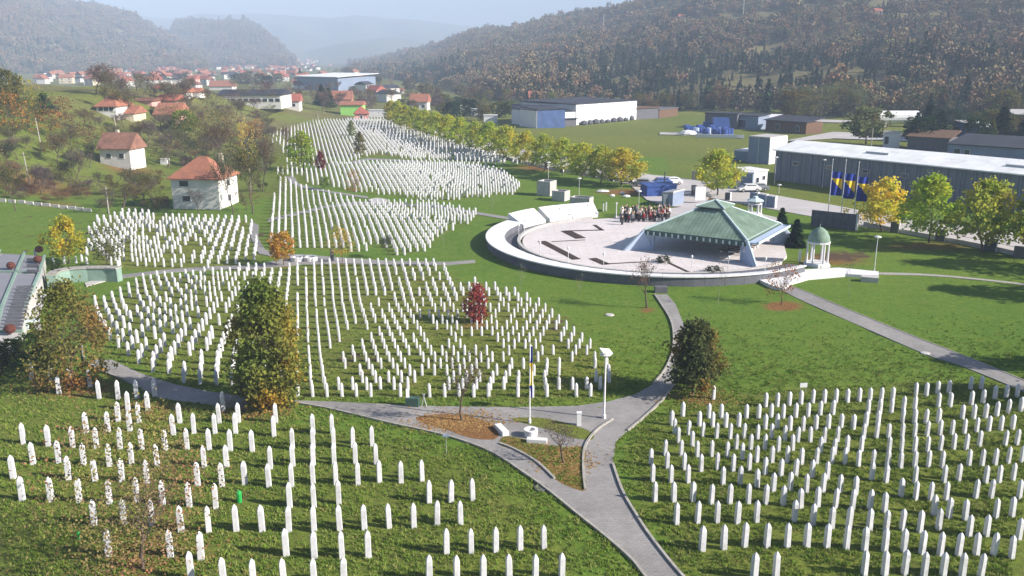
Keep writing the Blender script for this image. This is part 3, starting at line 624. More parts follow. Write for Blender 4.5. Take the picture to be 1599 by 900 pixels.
# ---------------------------------------------------------------- vegetation
def grow(seed, height=8.0, trunk=.16, fork=.28, spread=.75, levels=3, kids=4, up=.35, sides=(7, 5, 4, 3), lean=.04, single=True):
    r = random.Random(seed); mb = MB(); tips = []
    def seg(p, d, L, rad, lev):
        n = 3 if lev < 2 else 2; q = p.copy(); dd = d.copy(); rr = rad
        for i in range(n):
            dd = (dd + Vector((r.gauss(0, .10 + .05 * lev), r.gauss(0, .10 + .05 * lev), r.gauss(0, .05) + (up * .12 if lev else 0)))).normalized()
            nq = q + dd * (L / n); nr = rr * (.80 if lev == 0 else .72)
            mb.tube(q, nq, rr, nr, sides[min(lev, 3)], cap=(lev >= levels)); 
            if lev < levels and (lev > 0 or i > 0):
                for _ in range(1 if lev else 2):
                    child(nq, dd, L * r.uniform(.5, .72), nr * r.uniform(.45, .62), lev + 1)
            q, rr = nq, nr
        tips.append((q.x, q.y, q.z))
        if lev < levels:
            for _ in range(kids - lev): child(q, dd, L * r.uniform(.5, .78), rr * r.uniform(.55, .8), lev + 1)
    def child(q, dd, L, rad, lev):
        a = r.uniform(0, 6.283); s = spread * r.uniform(.6, 1.3)
        nd = (dd + Vector((math.cos(a) * s, math.sin(a) * s, up * r.uniform(0, 1)))).normalized()
        seg(q, nd, L, max(rad, .012), lev)
    seg(Vector((0, 0, -.1)), Vector((r.gauss(0, lean), r.gauss(0, lean), 1)).normalized(), height * fork * 1.3, trunk, 0)
    return mb, tips
def quads_cloud(P, size, rs, up_bias=.0):
    n = len(P); a = rs.normal(size=(n, 3)); a /= np.linalg.norm(a, axis=1)[:, None]
    b = rs.normal(size=(n, 3)); b -= (b * a).sum(1)[:, None] * a; b /= np.linalg.norm(b, axis=1)[:, None]
    s = (size * rs.uniform(.6, 1.25, n))[:, None]; a = a * s * .5; b = b * s * .42
    V = np.stack([P - a - b, P + a - b, P + a + b, P - a + b], 1).reshape(-1, 3)
    return V
def mesh_quads(name, V, mat):
    me = D.meshes.new(name); n = len(V); me.vertices.add(n); me.vertices.foreach_set('co', V.astype(np.float32).ravel())
    me.loops.add(n); me.loops.foreach_set('vertex_index', np.arange(n, dtype=np.int32))
    me.polygons.add(n // 4); me.polygons.foreach_set('loop_start', np.arange(0, n, 4, dtype=np.int32)); me.update(calc_edges=True)
    me.materials.append(mat); return me
def crown_pts(rs, z0, z1, R, shape, ncl, per, cr, lop=0.0, ydef=1.0):
    # clumps of leaves spread through an uneven envelope, thinner inside
    out = []; ph = rs.uniform(0, 6.28, 6); am = rs.uniform(.07, .21, 6)
    while len(out) < ncl:
        t = rs.uniform(0, 1); th = rs.uniform(0, 6.283)
        if shape == 'oval': rr = math.sin(math.pi * min(1, max(0, t * .93 + .05))) ** .6
        elif shape == 'spire': rr = min(1, .62 + t * 2.0) * max(0, 1 - max(0, (t - .22) / .80) ** 1.7) ** .8
        elif shape == 'cone': rr = (1 - t) ** .62 * min(1, .45 + t * 4.5)
        elif shape == 'lime': rr = (1 - t ** 2.2) ** .7 * min(1, .55 + t * 2.2)
        elif shape == 'flat': rr = math.sqrt(max(0, 1 - (2 * t - 1) ** 2))
        else: rr = math.sqrt(max(0, 1 - (1.7 * t - .8) ** 2))
        w = 1 + sum(am[k] * math.sin((k + 1) * th + ph[k] + 5 * t * (k % 3)) for k in range(5))
        rad = R * rr * w * rs.uniform(.25, 1) ** .45
        out.append((rad * math.cos(th), rad * math.sin(th) * ydef, z0 + (z1 - z0) * t))
    C = np.array(out); k = rs.poisson(per, ncl) + 1; idx = np.repeat(np.arange(ncl), k)
    P = C[idx] + rs.normal(size=(len(idx), 3)) * cr * np.array([1, 1, .7]) * rs.uniform(.5, 1.3, ncl)[idx][:, None]
    return P
def leafy(seed, shape='round', ncl=150, per=16, leaf=.34, cr=.42, z0=.24, R=.40, trunk=.14, fork=.26, spread=.7, h=8.0, mat='leaf', bark='bark', levels=2, kids=4):
    rs = np.random.default_rng(seed)
    P = crown_pts(rs, h * z0, h * .98, h * R, shape, ncl, per, cr)
    cm = mesh_quads('crown', quads_cloud(P, leaf, rs), MAT[mat])
    mb, tips = grow(seed, h, trunk, fork, spread, levels, kids)
    # keep limbs inside the crown
    vs = []
    for v in mb.v:
        rr = math.hypot(v[0], v[1]); lim = h * R * .86; k = lim / rr if rr > lim else 1
        vs.append((v[0] * k, v[1] * k, min(v[2], h * .95)))
    mb.v = vs
    return mb.mesh('trunk', MAT[bark], smooth=True), cm, h
PROTO = {
 'round': [leafy(s, 'round', 120, 17, .36, .44) for s in (11, 12, 13)],
 'lime': [leafy(s, 'lime', 150, 22, .27, .38, z0=.20, R=.40) for s in (21, 22, 23, 24)],
 'cone': [leafy(s, 'cone', 120, 18, .30, .36, z0=.16, R=.33) for s in (31, 32)],
 'flat': [leafy(s, 'flat', 90, 14, .45, .5, z0=.05, R=.55) for s in (41, 42)],
 'sparse': [leafy(s, 'round', 80, 7, .24, .5, z0=.26, R=.42, levels=3, kids=4) for s in (51, 52, 53)],
}
def conifer(seed, h=8.0, R=.2, nl=15):
    rs = np.random.default_rng(seed); P = []
    for i in range(nl):
        t = i / (nl - 1); z = h * (.06 + .90 * t); r = h * R * (1 - t) ** .85 + .06; nb = int(7 + 8 * (1 - t))
        for j in range(nb):
            th = rs.uniform(0, 6.283); rr = r * rs.uniform(.8, 1.1)
            for q in np.linspace(.12, 1, 6): P.append((rr * q * math.cos(th), rr * q * math.sin(th), z - .22 * rr * q + rs.normal(0, .03)))
    P = np.array(P); P = np.repeat(P, 4, 0) + rs.normal(size=(len(P) * 4, 3)) * .10
    cm = mesh_quads('crown', quads_cloud(P, .27, rs), MAT['needle'])
    mb = MB(); mb.tube((0, 0, -.1), (0, 0, h * .97), .12, .015, 7)
    return mb.mesh('trunk', MAT['bark']), cm, h
PROTO['conifer'] = [conifer(61), conifer(62, R=.26)]
PROTO['cypress'] = [conifer(63, R=.17, nl=22)]
def bare(seed, bark='bark', levels=3, kids=4, spread=.7, fork=.25, leaves=0, leafsize=.16, trunk=.12):
    rs = np.random.default_rng(seed); h = 8.0; mb, tips = grow(seed, h, trunk, fork, spread, levels, kids, sides=(7, 5, 3, 3), up=.5)
    z = max(v[2] for v in mb.v); k = h / z; mb.v = [(v[0] * k, v[1] * k, v[2] * k) for v in mb.v]
    tp = np.array(tips) * k; sel = tp[rs.integers(0, len(tp), max(leaves, 24))] + rs.normal(size=(max(leaves, 24), 3)) * .28
    cm = mesh_quads('crown', quads_cloud(sel, leafsize, rs), MAT['leaf'])
    return mb.mesh('trunk', MAT[bark], smooth=True), cm, h
PROTO['bare'] = [bare(71, leaves=260), bare(72, leaves=240, spread=.85), bare(73, leaves=300, spread=.6)]
PROTO['twiggy'] = [bare(81, leaves=900, leafsize=.2, levels=3, kids=5), bare(82, leaves=1100, leafsize=.2, levels=3, kids=5, spread=.85)]
PROTO['sapling'] = [bare(91, 'palebark', levels=2, kids=2, spread=.4, fork=.5, leaves=90, trunk=.06)]
treeseed = [0]
def tree(px, pyb, pyt, wpx, kind, col, label=None, group=None, name='deciduous_tree', variant=None, loc=None, hm=None, wm=None, rz=None):
    treeseed[0] += 1; r = random.Random(treeseed[0] * 17)
    p = loc if loc is not None else GT(px, pyb)
    if hm is None:
        _, e1 = ue(px, pyt); hm = (H + e1 * p.y) - p.z
    if wm is None: wm = wpx * mpp(p)
    pr = PROTO[kind]; tm, cm, h = pr[variant if variant is not None else treeseed[0] % len(pr)]
    cw = PW.setdefault(cm.name, None)
    if cw is None:
        co = np.empty(len(cm.vertices) * 3); cm.vertices.foreach_get('co', co); co = co.reshape(-1, 3)
        cw = PW[cm.name] = (np.percentile(np.abs(co[:, 0]), 97) * 2.05, np.percentile(co[:, 2], 99.5))
    s = wm / cw[0]; sz = hm / cw[1]
    root = empty(name, (p.x, p.y, p.z - .03), rz if rz is not None else r.uniform(0, 6.28), label, 'tree', group, (s, s, sz))
    t = obj('trunk', tm, root); c = obj('crown', cm, root)
    j = [max(.0, k * r.uniform(.92, 1.08)) for k in col]; c.color = (*j, 1); t.color = (*j, 1)
    return root
PW = {}; HAZE = 3.9e-4
GRN = (.085, .135, .022); LIME = (.20, .23, .035); OLIVE = (.13, .125, .035); YEL = (.48, .34, .035); ORG = (.42, .19, .05); RUST = (.22, .10, .05); BRN = (.17, .115, .06)
DGR = (.03, .055, .02); RED = (.30, .035, .03); GREY = (.20, .16, .13); CON = (.022, .048, .028); PUR = (.17, .12, .12)

# --- the near trees, each with a crown of its own
def special(px, pyb, pyt, wpx, shape, ncl, per, leaf, cr, col, label, z0=.1, R=.4, trunk=.15, warm=None, seed=1, name='deciduous_tree', levels=3, hn=.35, cool=None, ydef=1.0, spread=.7, shift=0):
    p = GT(px, pyb); _, e1 = ue(px, pyt); hm = (H + e1 * p.y) - p.z; Rm = wpx * mpp(p) / 2
    rs = np.random.default_rng(seed)
    m = leaf_mat('leaves_of_' + name, warm or (1.5, .95, .5), cool or (.6, .9, .8), .35, hue_noise=hn)
    P = crown_pts(rs, hm * z0, hm * .98, Rm, shape, ncl, per, cr, ydef=ydef); P[:, 0] += shift * P[:, 2] / hm
    root = empty(name, (p.x, p.y, -.03), 0, label, 'tree')
    mb, tips = grow(seed, hm, trunk, .24, spread, levels, 4)
    vs = []
    for v in mb.v:
        rr = math.hypot(v[0], v[1]); lim = Rm * .9; k = lim / rr if rr > lim else 1
        vs.append((v[0] * k, v[1] * k, min(v[2], hm * .95)))
    mb.v = vs
    obj('trunk', mb.mesh('trunk', MAT['bark'], smooth=True), root)
    c = obj('crown', mesh_quads('crown', quads_cloud(P, leaf, rs), m), root); c.color = (*col, 1)
    return root
special(421, 634, 437, 104, 'spire', 520, 26, .19, .36, (.20, .205, .042), 'tall dense green tree with orange right side, beside the path at the middle field', z0=.03, R=.4, trunk=.17, warm=(2.1, 1.05, .6), cool=(.6, .85, .9), seed=101, hn=.16)
special(1081, 617, 501, 76, 'spire', 330, 22, .17, .30, (.12, .13, .045), 'small olive tree with orange back side, alone beside the path fork', z0=.14, trunk=.09, warm=(2.9, 1.2, .7), cool=(.65, .8, 1.0), seed=102, hn=.22)
special(117, 602, 440, 122, 'spire', 380, 15, .16, .40, (.19, .155, .05), 'broad brown and olive tree by the curved pale path at the left edge', z0=.08, trunk=.15, warm=(1.6, .8, .6), cool=(.75, 1.0, .6), seed=103, hn=.2)
special(222, 888, 655, 225, 'round', 420, 13, .095, .6, (.24, .17, .09), 'thin see-through brown autumn tree among the near left headstones', z0=.08, trunk=.12, warm=(1.3, .75, .8), cool=(.8, 1.1, .5), seed=104, hn=.22, levels=3)
special(745, 504, 443, 33, 'oval', 130, 14, .15, .22, (.30, .06, .05), 'small bright red tree among the middle headstones', z0=.05, trunk=.05, warm=(1.1, 1.6, 1.2), cool=(.8, .8, 1.0), seed=105)
tree(722, 658, 540, 76, 'bare', (.14, .10, .09), 'bare dark tree with pale trunk foot beside the bench and leaf litter', name='bare_tree', variant=0)
tree(880, 724, 650, 66, 'bare', (.12, .09, .08), 'small bare tree on the grass wedge inside the path fork', name='bare_tree', variant=1)
tree(108, 412, 338, 56, 'lime', (.46, .42, .04), 'bright yellow-green tree above the low green wall at the left', variant=0)
tree(166, 420, 352, 66, 'sparse', (.07, .085, .035), 'dark loose tree beside the yellow-green tree at the left', variant=0)
tree(443, 415, 362, 42, 'round', (.46, .27, .04), 'small yellow-orange tree beside the two round white seats')
tree(535, 410, 353, 40, 'sparse', (.55, .38, .07), 'slim yellow tree with white trunk on the narrow middle path')
tree(609, 404, 368, 34, 'twiggy', (.06, .08, .05), 'small dark bush-like tree at the lower edge of a far grave field')
tree(501, 268, 236, 15, 'cone', (.20, .03, .035), 'narrow dark red tree in the far grave field', variant=0)
tree(553, 310, 264, 26, 'sparse', (.38, .17, .07), 'thin orange-brown tree among the far headstones')
tree(474, 266, 205, 44, 'lime', (.28, .36, .05), 'broad light green tree at the left edge of the far grave field', variant=1)
tree(563, 244, 206, 16, 'cone', (.20, .17, .07), 'small olive tree in the middle of the farthest grave field')
tree(549, 216, 188, 13, 'cone', (.26, .26, .10), 'tiny pale green tree near the top of the farthest grave field')
tree(508, 296, 276, 16, 'round', (.18, .26, .04), 'tiny round green bush-tree at the tiny path in the far field')
tree(388, 268, 186, 36, 'sparse', (.60, .40, .10), 'tall thin yellow-orange tree left of the farthest grave field')
tree(1010, 482, 402, 50, 'bare', (.2, .13, .12), 'bare brown tree in front of the round plaza wall', name='bare_tree', variant=2)
tree(1220, 476, 408, 50, 'sparse', (.30, .13, .06), 'small rust-leaved tree with a ring of fallen leaves')
tree(1325, 468, 396, 18, 'sapling', (.12, .1, .08), 'thin bare young tree by the end of the white plaza walkway', name='young_tree')
tree(1121, 478, 398, 24, 'sapling', (.3, .25, .2), 'pale thin young tree on the lawn below the plaza', name='young_tree')
tree(905, 474, 428, 14, 'sapling', (.3, .3, .2), 'thin staked young tree on the lawn left of the plaza wall', name='young_tree')
tree(813, 458, 410, 16, 'sapling', (.3, .3, .2), 'thin young tree behind the red tree on the lawn', name='young_tree')
tree(693, 393, 352, 12, 'sapling', (.3, .3, .2), 'thin young tree near the right tip of the upper field', name='young_tree')
tree(768, 338, 300, 14, 'sapling', (.3, .3, .2), 'thin young tree by the thin path left of the plaza', name='young_tree')
tree(1242, 386, 343, 25, 'cypress', (.02, .045, .022), 'dark upright conifer nearest the small domed gazebo', name='conifer_tree')
tree(1219, 366, 325, 21, 'cypress', (.02, .045, .022), 'dark upright conifer nearest the pavilion roof', name='conifer_tree')
for (a, b, t_, w_, lb) in [(1035, 414, 399, 25, 'round dark clipped shrub in the middle of the plaza edge'), (1113, 430, 415, 27, 'round dark clipped shrub beside the white plaza walkway'), (1192, 372, 352, 18, 'dark shrub between pavilion and domed gazebo')]:
    treeseed[0] = 3; s_ = tree(a, b, t_, w_, 'flat', (.045, .06, .03), lb, name='shrub'); s_['category'] = 'shrub'
# --- the avenue along the road
AV = [(970,290,230,62),(938,284,226,46),(908,279,222,46),(878,272,216,44),(849,266,211,42),(822,258,204,40),(790,250,196,44),(765,242,192,40),(742,237,188,36),(720,230,184,35),(700,224,180,34),(681,218,175,33),(664,212,171,32),(648,207,167,30),(634,202,164,28),(622,197,160,27),(611,193,157,25)]
for i, (a, b, t_, w_) in enumerate(AV):
    r = random.Random(i); k = r.uniform(0, 1)
    tree(a, b + 2, t_ + r.uniform(-2, 2), w_ * 1.08, 'lime', (.36 + .12 * k, .42 + .03 * k, .055), 'yellow-green avenue tree beside the road, %s counting from the pavilion' % ordn(i + 1), 'avenue trees along the road')
tree(1120, 306, 234, 66, 'lime', (.44, .45, .06), 'yellow-green tree standing alone between pavilion and white kiosk', 'avenue trees along the road', variant=0)
tree(1378, 361, 278, 68, 'lime', (.66, .56, .07), 'golden yellow avenue tree in front of the long factory', 'avenue trees along the road', variant=1)
tree(1450, 380, 273, 84, 'lime', (.36, .42, .05), 'yellow-green avenue tree between the golden tree and the right edge', 'avenue trees along the road', variant=2)
tree(1534, 394, 281, 92, 'lime', (.42, .44, .06), 'large yellow-green avenue tree near the right edge of the road', 'avenue trees along the road', variant=3)
tree(1622, 402, 282, 84, 'lime', (.3, .34, .04), 'yellow-green avenue tree cut off by the right edge', 'avenue trees along the road', variant=1)
# off-frame trees on the right that shade the lawn, as the long shadows there show
for (a, b, hh_, ww_) in [(1690, 425, 9.5, 8), (1760, 470, 9.5, 8), (1800, 640, 8, 5), (1775, 590, 7.5, 5)]:
    p = G(a, b); tree(a, b, 0, 0, 'lime', (.2, .22, .03), 'avenue tree standing just beyond the right edge of the picture', 'trees beyond the right edge', loc=p, hm=hh_, wm=ww_)

# --- orchard and thicket on the left slope
LT = [ # px, base y, top y, width, kind, colour
 (28,250,212,46,'twiggy',GREY),(90,262,208,52,'twiggy',BRN),(118,290,232,50,'twiggy',GREY),(70,300,262,40,'twiggy',PUR),(25,330,258,44,'twiggy',OLIVE),(212,306,262,52,'twiggy',(.13,.12,.06)),(238,316,268,46,'twiggy',OLIVE),
 (168,334,290,32,'bare',GREY),(240,332,292,34,'sparse',OLIVE),(312,338,290,34,'bare',PUR),(365,335,235,52,'twiggy',(.16,.15,.09)),(395,334,228,60,'twiggy',OLIVE),(340,262,190,56,'twiggy',BRN),(300,250,185,60,'sparse',OLIVE),
 (262,262,196,52,'bare',PUR),(232,232,186,40,'twiggy',PUR),(190,262,228,26,'bare',GREY),(372,300,220,46,'sparse',(.2,.17,.06)),(410,300,214,42,'twiggy',(.18,.14,.10)),(422,262,212,34,'twiggy',BRN),(440,300,236,24,'sparse',LIME),
 (330,232,170,60,'sparse',(.22,.20,.07)),(288,214,172,44,'round',LIME),(360,222,178,44,'sparse',(.30,.22,.07)),(252,206,178,36,'twiggy',GREY),(400,228,184,30,'sparse',ORG),(345,205,166,50,'twiggy',(.24,.22,.10)),(310,196,164,40,'sparse',(.20,.2,.08)),
 (142,236,196,50,'sparse',RUST),(110,228,178,56,'sparse',BRN),(80,216,170,52,'sparse',ORG),(50,208,150,52,'sparse',OLIVE),(20,214,140,60,'sparse',ORG),(0,206,120,60,'sparse',OLIVE),(35,186,126,46,'sparse',(.2,.2,.04)),(64,190,140,50,'sparse',GRN),
 (96,200,150,50,'sparse',RUST),(12,184,108,46,'round',OLIVE),(130,206,168,44,'twiggy',BRN),(70,178,146,30,'conifer',CON),(45,178,118,34,'sparse',YEL),(160,205,180,36,'twiggy',GREY),(175,232,200,40,'sparse',OLIVE),(226,252,214,36,'twiggy',DGR),
 (140,262,222,34,'twiggy',(.05,.06,.03)),(8,262,222,40,'twiggy',DGR),(-20,240,140,70,'sparse',OLIVE),(-30,300,220,60,'twiggy',GREY),(-50,180,90,80,'sparse',BRN),(450,240,196,20,'twiggy',BRN),(428,225,196,22,'twiggy',GREY)]
names_k = {'flat': 'low bushy', 'twiggy': 'bare twiggy', 'bare': 'bare', 'sparse': 'thin-leaved', 'round': 'leafy', 'conifer': 'dark conical', 'lime': 'leafy', 'cone': 'narrow'}
def cname(c):
    d = {'grey': GREY, 'brown': BRN, 'purple-grey': PUR, 'olive': OLIVE, 'orange': ORG, 'rusty': RUST, 'yellow': YEL, 'lime green': LIME, 'green': GRN, 'dark green': DGR, 'blackish green': CON}
    return min(d, key=lambda k: sum((a - b) ** 2 for a, b in zip(d[k], c)))
def where_left(px, py):
    if px < 150: z = 'on the slope at the left edge'
    elif px < 265: z = 'between the two orange-roofed houses'
    elif px < 350: z = 'behind the orange-roofed house'
    else: z = 'right of the orange-roofed house'
    return z
for i, (a, b, t_, w_, k, c) in enumerate(LT):
    tree(a, b, t_, w_, k, c, '%s %s tree %s, %s' % (names_k[k], cname(c), where_left(a, b), 'near the top' if b < 215 else 'halfway down' if b < 285 else 'at its foot'), 'trees on the left slope', name='conifer_tree' if k == 'conifer' else 'slope_tree')

rb = random.Random(91)
for i in range(26):
    px = rb.uniform(-15, 140); py = rb.uniform(292, 322) - (140 - px) * .04
    tree(px, py, py - rb.uniform(9, 16), rb.uniform(18, 30), rb.choice(['twiggy', 'sparse']), rb.choice([(.24, .11, .06), (.2, .1, .06), (.26, .14, .08)]), 'low russet scrub above the white fence blocks, %s part' % ('left' if px < 40 else 'middle' if px < 90 else 'right'), 'russet scrub on the slope', name='slope_bush')
for i in range(330):
    px = rb.uniform(-40, 425) if i % 3 else rb.uniform(200, 425); py = rb.uniform(205, 332) if i % 3 else rb.uniform(175, 300)
    if px > 395 and py > 300: continue
    if 255 < px < 372 and py > 262: continue
    if 130 < px < 250 and 225 < py < 285: continue
    if px < 150 and py > 312: continue
    h_ = rb.uniform(10, 38) * (.6 + .4 * (py - 200) / 130 + .2); k = rb.choice(['twiggy', 'twiggy', 'sparse', 'sparse', 'flat', 'bare'])
    c = rb.choice([GREY, BRN, OLIVE, PUR, (.22, .19, .07), (.16, .15, .09), (.24, .16, .07), (.12, .14, .05)])
    if k == 'flat': h_ *= .5
    dep = 'near the top' if py < 240 else 'halfway down' if py < 285 else 'at its foot'
    tree(px, py, py - h_, h_ * rb.uniform(.9, 1.5), k, c, 'small %s %s bush %s, %s' % (names_k[k], cname(c), where_left(px, py), dep), 'bushes on the left slope', name='slope_bush')
# ---------------------------------------------------------------- round plaza
MAT['ringwall'] = M('ring_wall_dark', (.13, .135, .16), .85, .12, 1.0, .1)  # one even dark tone for the ring wall below its white caps
PC = Vector((19.0, 112.6)); 
def pol(r, a): a = math.radians(a); return (PC.x + r * math.cos(a), PC.y + r * math.sin(a))
def ring_mesh(a0, a1, secs, step=2.5):
    # secs: cross-section points (radius, height), closed; swept from a0 to a1
    n = max(2, int(abs(a1 - a0) / step) + 1); k = len(secs); vs = []; fs = []
    for i in range(n):
        a = a0 + (a1 - a0) * i / (n - 1)
        for (r, z) in secs: x, y = pol(r, a); vs.append((x, y, z))
    for i in range(n - 1):
        for j in range(k): fs.append((i * k + j, i * k + (j + 1) % k, (i + 1) * k + (j + 1) % k, (i + 1) * k + j))
    fs += [tuple(range(k - 1, -1, -1)), tuple((n - 1) * k + j for j in range(k))]
    mb = MB(); mb.add(vs, fs); return mb
def ring(name, a0, a1, secs, mat, parent=None, step=2.5):
    mb = ring_mesh(a0, a1, secs, step); o = mb.build(name, mat, parent)
    bm = bmesh.new(); bm.from_mesh(o.data); bmesh.ops.recalc_face_normals(bm, faces=bm.faces); bm.to_mesh(o.data); bm.free(); return o
pts = [pol(17.6, a) for a in np.arange(100, 321, 4)]
pts += [(pol(17.6, 320)), (34, 104), (36, 112), (30, 124), (22, 128)]
o = MB().prism(pts, -.1, .26).build('plaza', MAT['plaza']); tag(o, 'pale round plaza floor in front of the green roof', kind='structure')
wallr = empty('curved_wall', (0, 0, 0), 0, 'low curved white wall ringing the plaza, dark on its outer side', 'wall')
for k in range(27):   # cap slabs and wall segments, each its own piece
    a0 = 151 + k * 5.9; a1 = a0 + 5.82; wd = 2.5 if a0 < 205 else 2.5 - (a0 - 205) * .017
    sg = ring('wall_segment', a0, a1, [(20.0, -.05), (22.35, -.05), (22.35, .98), (20.0, .88)], MAT['ringwall'], wallr)
    ring('cap_slab', a0, a1, [(22.5 - wd, .885), (22.5, .985), (22.5, 1.12), (22.5 - wd, 1.02)], MAT['white'], sg)
def slab_panel(a0, a1, label):
    e = empty('name_wall', (0, 0, 0), 0, label, 'wall'); n = 6
    for k in range(n):
        b0 = a0 + (a1 - a0) * k / n; b1 = a0 + (a1 - a0) * (k + 1) / n - .08
        ring('panel', b0, b1, [(20.1, -.05), (22.4, -.05), (22.8, 1.95), (22.55, 1.95), (20.1, .5)], MAT['white'], e, 2)
slab_panel(106, 131.5, 'long tilted white slab wall at the back left of the plaza')
slab_panel(134, 149.5, 'shorter tilted white slab wall left of the long one')
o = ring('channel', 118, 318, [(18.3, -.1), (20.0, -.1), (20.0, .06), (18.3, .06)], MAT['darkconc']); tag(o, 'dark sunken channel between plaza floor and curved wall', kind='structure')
o = ring('kerb', 112, 316, [(17.9, -.1), (18.3, -.1), (18.3, .50), (17.9, .50)], MAT['concrete']); tag(o, 'pale inner kerb round the plaza floor', kind='structure')
# planting strips across the floor
def strip(pts_px, wd, lab):
    for a, b in zip(pts_px[:-1], pts_px[1:]):
        p, q = G(*a, .27), G(*b, .27); d = (q - p); L = d.length; d.normalize()
        mb = MB(); rz = math.atan2(d.y, d.x); c = (p + q) / 2
        mb.box((c.x, c.y, .27), (L + wd * .9, wd, .05), rz); o = mb.build('planting_strip', MAT['soil']); tag(o, lab, kind='structure')
strip([(848,378),(898,404)], 1.1, 'wide dark planting strip on the left of the plaza floor')
strip([(886,362),(904,371)], 1.5, 'dark planting bed at the bend of the plaza strips')
strip([(884,361),(940,359.5),(929,352)], .55, 'thin dark planting strip near the far side of the plaza')
strip([(863,377.5),(912,375)], .3, 'thin dark line across the plaza floor')
strip([(928,405),(944,412)], 1.1, 'dark planting bed near the front of the plaza')
strip([(944,412.5),(1010,409)], .35, 'thin dark planting line at the front of the plaza')
strip([(1045,411),(1079,427)], .4, 'thin reddish planting strip at the right front of the plaza')
o = sheet('walkway', [(1186,437),(1215,427),(1255,421),(1310,418),(1372,424),(1372,431),(1320,428),(1262,433),(1235,441),(1222,450),(1205,446)], MAT['white'], 'white paved walkway leading right from the plaza', z=.32, thick=.4)
pb = MB(); P0 = [G(1345, 425, .9), G(1372, 425, .9), G(1372, 438, .3), G(1345, 436, .3)]
pb.prism([(p.x, p.y) for p in P0], -.1, .55); o = pb.build('parapet', MAT['concrete']); tag(o, 'grey end block of the white walkway', 'parapet')
mb = MB(); p = G(1033, 458, 0); mb.box((p.x, p.y + .5, .25), (1.3, .8, .7)); o = mb.build('culvert', MAT['darkconc']); tag(o, 'dark opening under the plaza wall at the head of the path', 'culvert')
# lamp posts and plain posts
def post(px, pyb, pyt, label, lamp=False, r=.06, mat='white', name=None, group=None):
    p = G(px, pyb); h = h_world(px, pyb, pyb - pyt)
    e = empty('lamp_post' if lamp else 'post', (p.x, p.y, 0), 0, label, 'lamp post' if lamp else 'post', group)
    mb = MB(); mb.lathe([(r * 1.9, -.05), (r * 1.9, .25), (r, .3), (r * .75, h - .12)], 8); mb.build('pole', MAT[mat], e)
    mb = MB()
    if lamp: mb.lathe([(.05, h - .15), (.10, h - .02), (.36, h + .06), (.40, h + .12), (.30, h + .22), (.08, h + .27)], 12)
    else: mb.lathe([(.07, h - .15), (.13, h - .1), (.13, h + .12), (.05, h + .18)], 8)
    mb.build('lamp_head', MAT['white'], e); return e
e = post(943, 653, 556, 'tall white lamp post with flat tilted head at the path fork', True, .075)
mb = MB(); mb.box((0, 0, 0), (.78, .60, .07)); q = mb.build('lamp_shade', MAT['white'], e, (.02, 0, h_world(943, 653, 97) + .34)); q.rotation_euler = (.28, .22, .4)
post(1365, 424, 372, 'white lamp post standing on the lawn right of the domed gazebo', True, .05)
for i, (a, b, t_) in enumerate([(810,372,352),(819,368,345),(843,404,379),(887,421,388),(942,430,397),(1079,427,401),(1136,430,402),(874,347,326),(917,343,321)]):
    post(a, b + 1, t_, 'thin white post on the plaza edge, %s of the row counted from the left back' % ordn(i + 1), False, .04, group='thin posts round the plaza')
post(962, 341, 318, 'thick short white post behind the plaza beside the crowd', False, .09)
for (a, b, t_, lb) in [(997,331,300,'white lamp post between plaza crowd and covered vehicles'), (904,312,280,'white lamp post beside the concrete boxes'), (856,292,255,'white lamp post left of the concrete boxes at the plaza'), (1209,288,247,'thin lamp post before the left end of the factory wall'), (1284,293,251,'thin lamp post in front of the factory wall'), (1216,302,290,'short white post at the roadside before the factory'), (1296,440,440,None)]:
    if lb: post(a, b, t_, lb, True, .04)
post(1193, 440, 404, 'thin white post beside the white walkway', False, .04)

